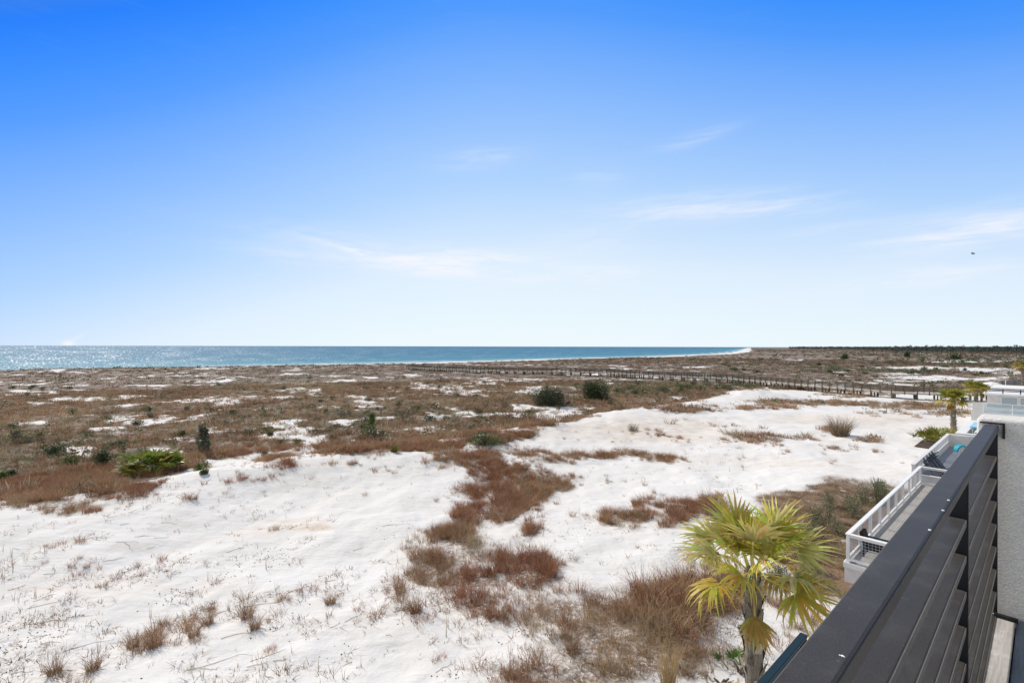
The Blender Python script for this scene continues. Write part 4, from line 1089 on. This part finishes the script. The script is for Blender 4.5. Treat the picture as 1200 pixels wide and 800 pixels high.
# ------------------------------------------------------------------ neighbours' decks
FZ = z_(7.6); GZ = .7
def white_deck():
    s0, s1, k1, k0 = 20.1, 34.6, 4.75, .3
    root = empty('white_deck', SK((s0 + s1) / 2, (k0 + k1) / 2, 1.0), 'wooden deck with white railing and weathered floor boards', 'deck')
    nb = int((k1 - k0) / .14)
    mb = MB()
    for i in range(nb + 1):
        a = k0 + i * .14; mb.skbox(s0 + .02, s1 - .02, a, min(a + .134, k1 - .02), FZ - .035, FZ + random.uniform(0, .003))
    mb.build('floor', MAT['deck_boards'], root)
    mb = MB()
    mb.skbox(s0, s1, k1 - .02, k1 + .03, GZ, FZ - .002); mb.skbox(s0 - .05, s0 - .001, k0, k1 + .03, GZ, FZ - .002); mb.skbox(s1 + .001, s1 + .05, k0, k1 + .03, GZ, FZ - .002)
    mb.build('skirt', MAT['white_paint'], root)
    mb = MB(); mb.skbox(s0 - .09, s1 + .05, k1 + .032, k1 + .06, FZ - .16, FZ + .02); mb.skbox(s0 - .09, s0 - .052, k0, k1 + .03, FZ - .16, FZ + .02); mb.build('fascia', MAT['white_paint'], root)
    top = z_(6.58)
    # posts
    sp = [s0 + (s1 - s0 - .09) * i / 9 for i in range(10)]
    for s in sp:
        m = MB(); m.skbox(s, s + .09, k1 - .10, k1 - .01, FZ, top - .04, .006); m.build('post', MAT['white_paint'], root)
        if s not in (sp[0], sp[-1]):
            m = MB(); m.skbox(s - .035, s + .125, k1 - .13, k1 + .015, FZ + .002, FZ + .14, .004); m.build('post_base', MAT['white_paint'], root)
    for kk in (k0, k0 + 1.5, k0 + 3.0):
        for s in (s0, s1 - .09):
            m = MB(); m.skbox(s, s + .09, kk, kk + .09, FZ, top - .04, .006); m.build('post', MAT['white_paint'], root)
    m = MB(); m.skbox(s0 - .03, s1 + .03, k1 - .13, k1 + .02, top - .04, top, .008); m.build('top_rail', MAT['white_paint'], root)
    for s in (s0, s1 - .09):
        m = MB(); m.skbox(s - .03, s + .12, k0, k1 - .132, top - .042, top - .002, .008); m.build('top_rail', MAT['white_paint'], root)
        m = MB(); m.skbox(s + .02, s + .07, k0, k1 - .10, FZ + .08, FZ + .16, .004); m.build('bottom_rail', MAT['white_paint'], root)
        m = MB(); m.skbox(s + .02, s + .07, k0, k1 - .10, top - .13, top - .045, .004); m.build('bottom_rail', MAT['white_paint'], root)
    m = MB(); m.skbox(s0 + .09, s1 - .09, k1 - .075, k1 - .03, top - .13, top - .045, .004); m.build('middle_rail', MAT['white_paint'], root)
    m = MB(); m.skbox(s0 + .09, s1 - .09, k1 - .085, k1 - .02, FZ + .07, FZ + .19, .004); m.build('bottom_rail', MAT['white_paint'], root)
    # welded wire infill
    w = MB()
    for s in (s0 + .045, s1 - .045):
        k = k0
        while k < k1 - .1: w.bar(SK(s, k, FZ + .14), SK(s, k, top - .10), .006); k += .10
        z = FZ + .2
        while z < top - .1: w.bar(SK(s, k0, z), SK(s, k1 - .1, z), .006); z += .10
    s = s0 + .1
    while s < s1 - .1: w.bar(SK(s, k1 - .05, FZ + .18), SK(s, k1 - .05, top - .12), .005); s += .10
    z = FZ + .25
    while z < top - .12: w.bar(SK(s0 + .1, k1 - .05, z), SK(s1 - .1, k1 - .05, z), .005); z += .10
    w.build('wire_mesh', MAT['wire'], root)
random.seed(21)
white_deck()

def patio_chair():
    b = at(1027, 17.35, 7.6)
    s, k = sk_of(b.x, b.y); s -= 0; 
    root = empty('patio_chair', SK(s, k, FZ), 'black low patio chair with dark brown cushions on the white deck', 'chair')
    f = MB()
    for ds in (-.3, .3):
        for dk, hh in ((-.3, .42), (.3, .60)):
            m = MB(); m.bar(SK(s + ds, k + dk, FZ + .003), SK(s + ds, k + dk, FZ + hh), .045); m.build('leg', MAT['black_plastic'], root)
        m = MB(); m.skbox(s + ds - .04, s + ds + .04, k - .34, k + .36, FZ + .56, FZ + .60, .01); m.build('armrest', MAT['black_plastic'], root)
    m = MB(); m.skbox(s - .27, s + .27, k - .30, k + .30, FZ + .26, FZ + .32, .01); m.build('seat_frame', MAT['black_plastic'], root)
    m = MB(); m.skbox(s - .26, s + .26, k - .28, k + .28, FZ + .322, FZ + .44, .04); m.build('seat_cushion', MAT['brown_cushion'], root)
    m = MB(); u = Vector((D[0], D[1], 0)); w = (Vector((0, 0, 1)) - Vector((N[0], N[1], 0)) * -.25).normalized()
    m.box(SK(s, k + .34, FZ + .62), (.54, .12, .5), (u, w.cross(u), w), .035); m.build('back_cushion', MAT['brown_cushion'], root)
patio_chair()

def grey_deck():
    s0, s1, k1, k0 = 35.0, 49.6, 5.15, .3
    root = empty('grey_deck', SK((s0 + s1) / 2, 2.5, 1.0), 'grey floored deck behind a low pale parapet, beyond the white deck', 'deck')
    m = MB(); m.skbox(s0 + .15, s1 - .15, k0, k1 - .15, FZ - .06, FZ); m.build('floor', MAT['deck_grey'], root)
    m = MB(); m.skbox(s0 + 8.0, s1 - .16, k0, k1 - .16, FZ + .004, FZ + .03); m.build('mat', MAT['deck_grey'], root)
    top = z_(6.62); mid = FZ + .42
    m = MB(); m.skbox(s0, s1, k1 - .15, k1, GZ, mid, .01); m.skbox(s0, s0 + .149, k0, k1 - .152, GZ, mid, .01); m.build('parapet', MAT['cream_paint'], root)
    m = MB(); m.skbox(s1 - .15, s1, k0, k1 - .152, GZ, FZ + .30, .01); m.build('parapet', MAT['sandy_tile'], root)
    # far end: a solid pier then an open bay
    m = MB(); m.skbox(s1 - .26, s1 + .02, k1 - 1.25, k1 + .02, FZ + .001, top - .06, .01); m.build('pier', MAT['cream_paint'], root)
    for s in (s0, s0 + 7.3):
        m = MB(); m.skbox(s, s + .14, k1 - .145, k1 - .005, mid + .001, top - .05, .006); m.build('post', MAT['white_paint'], root)
    m = MB(); m.skbox(s1 - .12, s1 - .06, k1 - 1.55, k1 - 1.5, FZ + .301, top - .05); m.build('post', MAT['dark_frame'], root)
    m = MB(); m.skbox(s0 - .01, s1 + .03, k1 - .17, k1 + .03, top - .05, top, .006); m.build('top_rail', MAT['cream_paint'], root)
    m = MB(); m.skbox(s0 - .01, s0 + .13, k0, k1 - .172, top - .05, top - .002, .006) if False else m.skbox(s1 - .16, s1 + .03, k0, k1 - .172, top - .05, top - .002, .006); m.build('top_rail', MAT['white_paint'], root)
    # near end is low: only a curb cap
    m = MB(); m.skbox(s0 - .01, s0 + .16, k0, k1 - .172, mid + .001, mid + .04, .006); m.build('coping', MAT['white_paint'], root)
    # outer screen: grey mesh panels between slim uprights
    for a, b in ((s0 + .15, s0 + 7.28), (s0 + 7.46, s1 - .28)):
        n = max(2, int((b - a) / 1.2)); w = MB()
        for i in range(n + 1):
            s = a + (b - a) * i / n; w.bar(SK(s, k1 - .075, mid + .002), SK(s, k1 - .075, top - .052), .035)
        w.build('baluster', MAT['white_paint'], root)
        w = MB(); z = mid + .05
        while z < top - .07: w.bar(SK(a, k1 - .075, z), SK(b, k1 - .075, z), .012); z += .05
        s = a
        while s < b: w.bar(SK(s, k1 - .06, mid + .02), SK(s, k1 - .06, top - .06), .010); s += .07
        w.build('screen', MAT['wire'], root)
grey_deck()

def loungers():
    # slatted loungers stood on end against the parapet
    for i, s in enumerate((35.75, 36.75, 37.65, 38.5)):
        base = SK(s, 3.95, FZ); lb = ['black slatted sun lounger stood on end, nearest the white deck', 'black slatted sun lounger stood on end, second from the white deck', 'black slatted sun lounger stood on end, third from the white deck', 'black slatted sun lounger stood on end, last of the row'][i]
        root = empty('sun_lounger', base, lb, 'sun lounger', 'loungers leaning on the parapet')
        up = (Vector((N[0], N[1], 0)) * .62 + Vector((0, 0, 1)) * 1.0).normalized(); up = (up + Vector((D[0], D[1], 0)) * -.25).normalized()
        u = Vector((D[0], D[1], 0)); u = (u - up * u.dot(up)).normalized(); w = u.cross(up)
        b0 = base + Vector((0, 0, .05))
        for q in (-.30, .30):
            m = MB(); m.box(b0 + u * q + up * .72, (.055, .05, 1.45), (u, w, up), .006); m.build('side_rail', MAT['black_plastic'], root)
        m = MB()
        for j in range(14): m.box(b0 + up * (.06 + j * .102), (.54, .03, .062), (u, w, up))
        m.build('slats', MAT['black_plastic'], root)
        for q in (-.28, .28):
            for e_ in (.18, 1.25):
                m = MB(); m.box(b0 + u * q + up * e_ + w * .15, (.045, .26, .045), (u, w, up)); m.build('leg', MAT['black_plastic'], root)
loungers()

def teal_canopy():
    Z = 33.2; b = at(1126, Z, 7.6)
    root = empty('small_parasol', b, 'small teal arched canopy on white legs standing on the grey deck', 'parasol')
    m = MB()
    for dx in (-.10, .12): m.bar(b + Vector((dx, 0, .003)), b + Vector((dx, 0, .62)), .05)
    m.bar(b + Vector((-.2, 0, .03)), b + Vector((.25, 0, .03)), .05); m.build('stand', MAT['white_paint'], root)
    # arched shell with thickness
    def shell(r0, r1, w, a0, a1, n=18):
        vs = []; fs = []
        for i in range(n + 1):
            a = a0 + (a1 - a0) * i / n; ww = w * (.55 + .45 * math.sin(math.pi * i / n))
            for r_, y_ in ((r1, -ww), (r1, ww), (r0, ww), (r0, -ww)):
                vs.append(b + Vector((.02 + math.cos(a) * r_, y_, .48 + math.sin(a) * r_ * .95)))
        for i in range(n):
            for j in range(4): fs.append((i * 4 + j, i * 4 + (j + 1) % 4, i * 4 + 4 + (j + 1) % 4, i * 4 + 4 + j))
        fs += [(3, 2, 1, 0), tuple(n * 4 + j for j in range(4))]
        return vs, fs
    m = MB(); m.add(*shell(.26, .38, .17, R(200), R(35))); m.build('canopy', MAT['teal_fabric'], root)
    m = MB(); m.add(*shell(.225, .255, .14, R(200), R(35))); m.build('lining', MAT['white_paint'], root)
teal_canopy()

def planting_bed():
    m = MB(); m.skbox(51.5, 57.5, 4.9, 7.4, .6, 1.13, .05); tag(m.build('planting_bed', MAT['mulch']), 'square bed of dark mulch under the palm and yellow palmetto', 'planting bed', kind='thing')
planting_bed()

def pool():
    s0, s1, k1, k0 = 50.6, 60.5, 4.75, .3; t = FZ + .90
    root = empty('raised_pool', SK(55, 2.5, 1.0), 'raised pool of green water with pale coping beyond the grey deck', 'pool')
    m = MB(); m.skbox(s0, s1, k1 - .5, k1, GZ, t, .01); m.skbox(s0, s0 + .4, k0, k1 - .502, GZ, t, .01); m.skbox(s1 - .4, s1, k0, k1 - .502, GZ, t, .01); m.build('wall', MAT['cream_paint'], root)
    m = MB(); m.skbox(s0 - .05, s1 + .05, k1 - .55, k1 + .05, t + .001, t + .06, .01); m.skbox(s0 - .05, s0 + .45, k0, k1 - .552, t + .001, t + .06, .01); m.skbox(s1 - .45, s1 + .05, k0, k1 - .552, t + .001, t + .06, .01); m.build('coping', MAT['white_paint'], root)
    m = MB(); m.skbox(s0 + .401, s1 - .401, k0, k1 - .501, GZ, t - .30); m.build('water', MAT['pool_water'], root)
    # pale blue daybed canopy over the inner side
    r2 = empty('daybed', SK(55.5, 2.2, t), 'pale blue covered daybed standing in the raised pool', 'daybed')
    for (s, k) in ((52.8, 4.0), (56.0, 4.0), (52.8, 2.1), (56.0, 2.1)):
        m = MB(); m.bar(SK(s, k, t - .30), SK(s, k, t + .32), .07); m.build('leg', MAT['white_paint'], r2)
    m = MB(); m.skbox(52.6, 56.2, 1.9, 4.15, t + .32, t + .41, .02); m.build('canopy', MAT['sky_fabric'], r2)
    m = MB(); m.skbox(52.9, 55.9, 2.2, 3.9, t - .2, t - .02, .03); m.build('mattress', MAT['canvas'], r2)
pool()

def pavilion():
    # glazed white box, glass-fronted terrace before it, flat canopy above
    root = empty('glass_terrace', SK(78, 2.5, 1.0), 'terrace with frosted glass balustrade in front of the white pavilion', 'terrace')
    s0, k1 = 76.5, 5.9
    m = MB(); m.skbox(s0, 84.6, -1.0, k1, GZ, z_(7.45)); m.build('base', MAT['cream_paint'], root)
    m = MB(); m.skbox(s0 + .02, s0 + .14, k1 - .95, k1 - .1, z_(7.448), z_(6.30), .01); m.build('pier', MAT['cream_paint'], root)
    for a in (4.9, 2.6, .4):
        p_ = MB(); p_.skbox(s0 + .03, s0 + .12, a - .05, a + .05, z_(7.448), z_(6.30)); p_.build('post', MAT['white_paint'], root)
    for a, b in ((2.66, 4.84), (.46, 2.54), (-1.0, .34)):
        p_ = MB(); p_.skbox(s0 + .06, s0 + .08, a, b, z_(7.42), z_(6.36)); p_.build('glass_panel', MAT['frosted_glass'], root)
    p_ = MB(); p_.skbox(s0 + .03, s0 + .12, -1.0, 4.84, z_(6.355), z_(6.30)); p_.build('top_rail', MAT['white_paint'], root)
    root = empty('white_pavilion', SK(88, 2.5, 1.0), 'white flat roofed pavilion with two frosted glass doors', 'building')
    s0, s1, k1 = 85, 91, 5.1; zb, zt = z_(7.44), z_(5.95)
    m = MB(); m.skbox(s0, s1, -1.0, k1, zb - .9, zt); m.build('wall', MAT['cream_paint'], root)
    m = MB(); m.skbox(s0 - .35, s1 + .3, -1.0, k1 + .4, zt + .002, zt + .22, .02); m.build('roof', MAT['white_paint'], root)
    for a, b in ((2.45, 3.85), (.85, 2.25)):
        w = MB(); w.skbox(s0 - .05, s0 - .002, a - .06, b + .06, zb + .02, zt - .12); wf = w.build('door', MAT['white_paint'], root)
        w = MB(); w.skbox(s0 - .06, s0 - .052, a + .04, b - .04, zb + .12, zt - .22); w.build('pane', MAT['frosted_glass'], wf)
    # dark roof rail
    m = MB()
    for k in (5.2, 3.7, 2.2, .7): m.bar(SK(s0 - .1, k, zt + .225), SK(s0 - .1, k, zt + .80), .10)
    m.bar(SK(s0 - .1, -1, zt + .52), SK(s0 - .1, 5.2, zt + .52), .09); m.build('roof_rail', MAT['dark_frame'], root)
    m = MB(); m.skbox(s0 + .6, s1 - 2, -1.0, 1.8, zt + .225, zt + .60, .02); m.build('rooftop_cushion', MAT['sky_fabric'], root)
    r2 = empty('flat_canopy', SK(94, 2, 1.0), 'flat white canopy on dark posts behind the pavilion', 'canopy')
    for (s, k) in ((92.5, 4.6), (92.5, 1.2), (97.5, 4.6), (97.5, 1.2)):
        m = MB(); m.bar(SK(s, k, .7), SK(s, k, z_(5.625)), .14); m.build('post', MAT['dark_frame'], r2)
    m = MB(); m.skbox(91.8, 98.4, -1.0, 5.2, z_(5.62), z_(5.38), .03); m.build('roof', MAT['canvas'], r2)
pavilion()

def parasol():
    Z = 88; c = at(1162, Z, 0); g = 0.6
    root = empty('white_parasol', (c.x, c.y, g), 'white patio parasol in front of the grey board fence', 'parasol')
    m = MB(); m.tube([(c.x, c.y, g), (c.x, c.y, z_(6.35))], .04, 8); m.build('pole', MAT['white_paint'], root)
    m = MB(); n = 8; top = Vector((c.x, c.y, z_(6.30)))
    ring = [Vector((c.x + math.cos(i * math.pi / 4) * 1.62, c.y + math.sin(i * math.pi / 4) * 1.62, z_(6.85))) for i in range(n)]
    mid = [Vector((c.x + math.cos(i * math.pi / 4) * 1.0, c.y + math.sin(i * math.pi / 4) * 1.0, z_(6.50))) for i in range(n)]
    val = [r_ - Vector((0, 0, .22)) for r_ in ring]
    m.add([top] + mid + ring + val, [(0, 1 + i, 1 + (i + 1) % n) for i in range(n)] + [(1 + i, 1 + n + i, 1 + n + (i + 1) % n, 1 + (i + 1) % n) for i in range(n)] + [(1 + n + i, 1 + 2 * n + i, 1 + 2 * n + (i + 1) % n, 1 + n + (i + 1) % n) for i in range(n)])
    m.build('canopy', MAT['canvas'], root)
parasol()

def fence():
    a = at(1147, 101, 0); b = Vector((a.x + 40, a.y - 1.0, 0))
    root = empty('board_fence', (a.x, a.y, .5), 'grey upright board fence behind the parasol', 'fence')
    m = MB(); n = 260
    for i in range(n):
        p = a.lerp(b, i / n); g = float(ground_h(p.x, p.y)); m.box((p.x, p.y, g + .95 + random.uniform(-.03, .03)), (.14, .02, 1.9))
    m.build('board', MAT['fence_wood'], root)
    m = MB()
    for h in (.45, 1.5): m.bar((a.x, a.y - .03, .4 + h), (b.x, b.y - .03, .4 + h), .04, .09)
    m.build('rail', MAT['fence_wood'], root)
    for i in range(0, n + 1, 16):
        p = a.lerp(b, i / n); g = float(ground_h(p.x, p.y)); q = MB(); q.bar((p.x, p.y - .09, g - .2), (p.x, p.y - .09, g + 2.0), .10); q.build('post', MAT['fence_wood'], root)
    c = at(1178.5, 97, 0); q = MB(); q.tube([(c.x, c.y, .4), (c.x, c.y, 2.65)], .07, 8); tag(q.build('white_post', MAT['white_paint']), 'slim white post in front of the board fence', 'post', kind='thing')
fence()

def bird():
    c = at(1140, 60, -(405 - 295.5) * 60 / F)
    m = MB()
    # body and two bent wings, one continuous figure
    m.tube([c + Vector((-.26, 0, .0)), c + Vector((-.16, 0, .02)), c + Vector((0, 0, .0)), c + Vector((.14, 0, .0)), c + Vector((.24, 0, .01))], [.02, .045, .065, .04, .015], 8)
    for s_, xo in ((1, .05), (-1, -.05)):
        r0 = c + Vector((0, .0, .03)); 
        a0, a1 = c + Vector((-.1, 0, .03)), c + Vector((.1, 0, .03))
        b0, b1 = c + Vector((-.06 + s_ * .28, s_ * .16, .17)), c + Vector((.1 + s_ * .26, s_ * .16, .15))
        t0 = c + Vector((s_ * .62, s_ * .34, .02))
        up = Vector((0, 0, .012))
        m.add([a0, a1, b1, b0, t0, a0 + up, a1 + up, b1 + up, b0 + up, t0 + up], [(0, 1, 2, 3), (3, 2, 4), (8, 7, 6, 5), (9, 7, 8), (0, 3, 8, 5), (1, 6, 7, 2), (3, 4, 9, 8), (2, 7, 9, 4)])
    tag(m.build('gull', MAT['bird_grey']), 'lone gull gliding in the sky above the horizon', 'bird', kind='thing')
bird()

# ------------------------------------------------------------------ sky, sun, camera
AZ = R(-44.8); EL = R(41)
def world():
    w = bpy.data.worlds.new('World'); SC.world = w; w.use_nodes = True
    t = NT.__new__(NT); t.m = None; t.t = w.node_tree; t.t.nodes.clear()
    sky = t.n('ShaderNodeTexSky', sky_type='NISHITA', sun_disc=False, sun_elevation=EL, sun_rotation=AZ)
    sky.air_density = 1.0; sky.dust_density = .6; sky.ozone_density = 2.5; sky.altitude = 0
    g = t.n('ShaderNodeTexCoord').outputs['Generated']
    xyz = t.n('ShaderNodeSeparateXYZ', {'Vector': g}); X, Y, Z = xyz.outputs
    hyp = t.math('SQRT', t.math('ADD', t.math('MULTIPLY', X, X), t.math('MULTIPLY', Y, Y)))
    hyp = t.math('MAXIMUM', hyp, .02)
    v = t.math('DIVIDE', Z, hyp); sx = t.math('DIVIDE', X, hyp)
    az = t.math('ARCTAN2', X, Y); el = t.math('ARCTAN2', Z, hyp)
    side = t.math('MULTIPLY', t.math('MULTIPLY', sx, sx), .90)
    left = t.math('POWER', t.math('MAXIMUM', t.math('MULTIPLY', sx, -1.0), 0), 2.0)
    q = t.math('MULTIPLY', t.math('MULTIPLY', v, t.math('ADD', side, 1.0)), .8)
    q = t.math('ADD', q, t.math('ADD', t.math('MULTIPLY', left, .32), t.math('MULTIPLY', t.math('MULTIPLY', sx, sx), .04)))
    ramp = t.n('ShaderNodeValToRGB', {0: q}); cr = ramp.color_ramp; cr.interpolation = 'LINEAR'
    st = [(0, (.86, .955, 1)), (.037, (.83, .94, 1)), (.137, (.735, .865, 1)), (.28, (.43, .66, 1)), (.423, (.242, .491, 1)), (.566, (.084, .337, 1)), (.65, (.035, .275, 1)), (.74, (.0, .205, .98)), (.82, (.03, .20, .75)), (1, (.17, .235, .36))]
    el_ = cr.elements; el_[0].position = 0; el_[0].color = st[0][1] + (1,); el_[1].position = 1; el_[1].color = st[-1][1] + (1,)
    for p_, c_ in st[1:-1]: e_ = el_.new(p_); e_.color = c_ + (1,)
    nsk = t.mix(1.0, sky.outputs[0], (.12, .12, .12), 'MULTIPLY')
    col = t.mix(.03, ramp.outputs[0], nsk)
    col = t.mix(t.step(t.math('MULTIPLY', Y, -1.0), -.05, .45), col, (.62, .66, .70))
    # thin cirrus streaks
    def dirn(px, py):
        a = math.atan2(px - 600, F); e = math.atan2(hy(px) - py, math.hypot(px - 600, F)); return a, e
    cl = None
    comb = t.n('ShaderNodeCombineXYZ', {'X': az, 'Y': t.math('MULTIPLY', el, 7.0), 'Z': 0.0}).outputs[0]
    nz = t.noise(comb, 5.0, 6, .62, .8); nz2 = t.noise(comb, 16, 5, .6, .5)
    nn = t.math('ADD', t.math('MULTIPLY', nz, .7), t.math('MULTIPLY', nz2, .3))
    for (px, py, wx, wy, rot, amp) in [(500, 305, 120, 10, -6, 1.1), (420, 292, 50, 3.5, -8, .8), (575, 303, 60, 5, 0, .9), (510, 316, 60, 5, -3, .8), (800, 244, 80, 9, 0, 1.0), (900, 242, 60, 6, -5, .8), (1120, 272, 90, 11, 5, 1.3), (1190, 262, 60, 7, 3, .8),
        (1110, 322, 110, 7, 2, .9), (715, 322, 30, 6, 0, 1.0), (690, 285, 45, 8, 0, .5), (565, 186, 40, 6, 8, .5), (815, 163, 34, 4, 8, .45), (980, 268, 60, 4, 0, .5), (920, 345, 70, 5, 0, .4), (350, 303, 60, 6, -4, .5), (640, 322, 60, 5, 0, .4), (700, 205, 30, 8, 0, .25)]:
        a0, e0 = dirn(px, py); m_ = math.cos(a0)
        sa = wx * 1.15 / F * m_ * m_; se = wy * 1.7 / F * m_
        da = t.math('SUBTRACT', az, a0); de = t.math('SUBTRACT', t.math('SUBTRACT', el, e0), t.math('MULTIPLY', da, math.tan(R(rot))))
        d2 = t.math('ADD', t.math('POWER', t.math('ABSOLUTE', t.math('DIVIDE', da, sa)), 2.0), t.math('POWER', t.math('ABSOLUTE', t.math('DIVIDE', de, se)), 2.0))
        gs = t.math('MULTIPLY', t.math('EXPONENT', t.math('MULTIPLY', d2, -.9)), amp)
        cl = gs if cl is None else t.math('ADD', cl, gs)
    m1 = t.math('MULTIPLY', cl, t.math('ADD', t.math('MULTIPLY', t.step(nn, .36, .66), .8), .14))
    # a veil everywhere, barely there
    veil = t.math('MULTIPLY', t.step(nn, .50, .78), .035)
    m1 = t.math('MINIMUM', t.math('MULTIPLY', t.math('ADD', m1, veil), .62), .85)
    col = t.mix(m1, col, (.93, .94, 1.0))
    # small bright cloud tip on the sea horizon
    for (px, py, wx, wy, rot, amp) in [(80, 403, 7, 4.0, 0, .7), (90, 396, 10, 3.2, 35, .18)]:
        a0, e0 = dirn(px, py); m_ = math.cos(a0); sa = wx / F * m_ * m_; se = wy / F * m_
        da = t.math('SUBTRACT', az, a0); de = t.math('SUBTRACT', t.math('SUBTRACT', el, e0), t.math('MULTIPLY', da, math.tan(R(rot))))
        d2 = t.math('ADD', t.math('POWER', t.math('ABSOLUTE', t.math('DIVIDE', da, sa)), 2.0), t.math('POWER', t.math('ABSOLUTE', t.math('DIVIDE', de, se)), 2.0))
        col = t.mix(t.math('MULTIPLY', t.math('EXPONENT', t.math('MULTIPLY', d2, -1.0)), amp), col, (1, .98, .95))
    bg = t.n('ShaderNodeBackground', {'Color': col, 'Strength': 1.0})
    o = t.n('ShaderNodeOutputWorld'); t.t.links.new(bg.outputs[0], o.inputs[0])
world()
sd = bpy.data.lights.new('sun', 'SUN'); sd.energy = 4.3; sd.angle = R(.53); sd.color = (1, .915, .80)
so = bpy.data.objects.new('sun', sd); COL.objects.link(so)
sv = Vector((math.sin(AZ) * math.cos(EL), math.cos(AZ) * math.cos(EL), math.sin(EL)))
so.rotation_euler = sv.to_track_quat('Z', 'Y').to_euler(); so.location = (0, 0, 40)

cd = bpy.data.cameras.new('camera'); cam = bpy.data.objects.new('camera', cd); COL.objects.link(cam)
cd.sensor_width = 36; cd.lens = F / 1200 * 36; cd.shift_y = 5.8 / 1200; cd.clip_start = .02; cd.clip_end = 60000
cam.location = (0, 0, CAMZ)
cam.rotation_euler = (Matrix.Rotation(R(90), 3, 'X') @ Matrix.Rotation(.0023, 3, 'Z')).to_euler()
SC.camera = cam
SC.view_settings.view_transform = 'Standard'; SC.view_settings.look = 'None'; SC.view_settings.exposure = 0; SC.view_settings.gamma = 1
SC.view_settings.use_curve_mapping = False
SC.render.engine = 'CYCLES'
cy = SC.cycles; cy.use_denoising = True; cy.max_bounces = 5; cy.diffuse_bounces = 3; cy.glossy_bounces = 2; cy.transmission_bounces = 3; cy.transparent_max_bounces = 8
cy.use_adaptive_sampling = True; cy.adaptive_threshold = .012; cy.caustics_reflective = False; cy.caustics_refractive = False
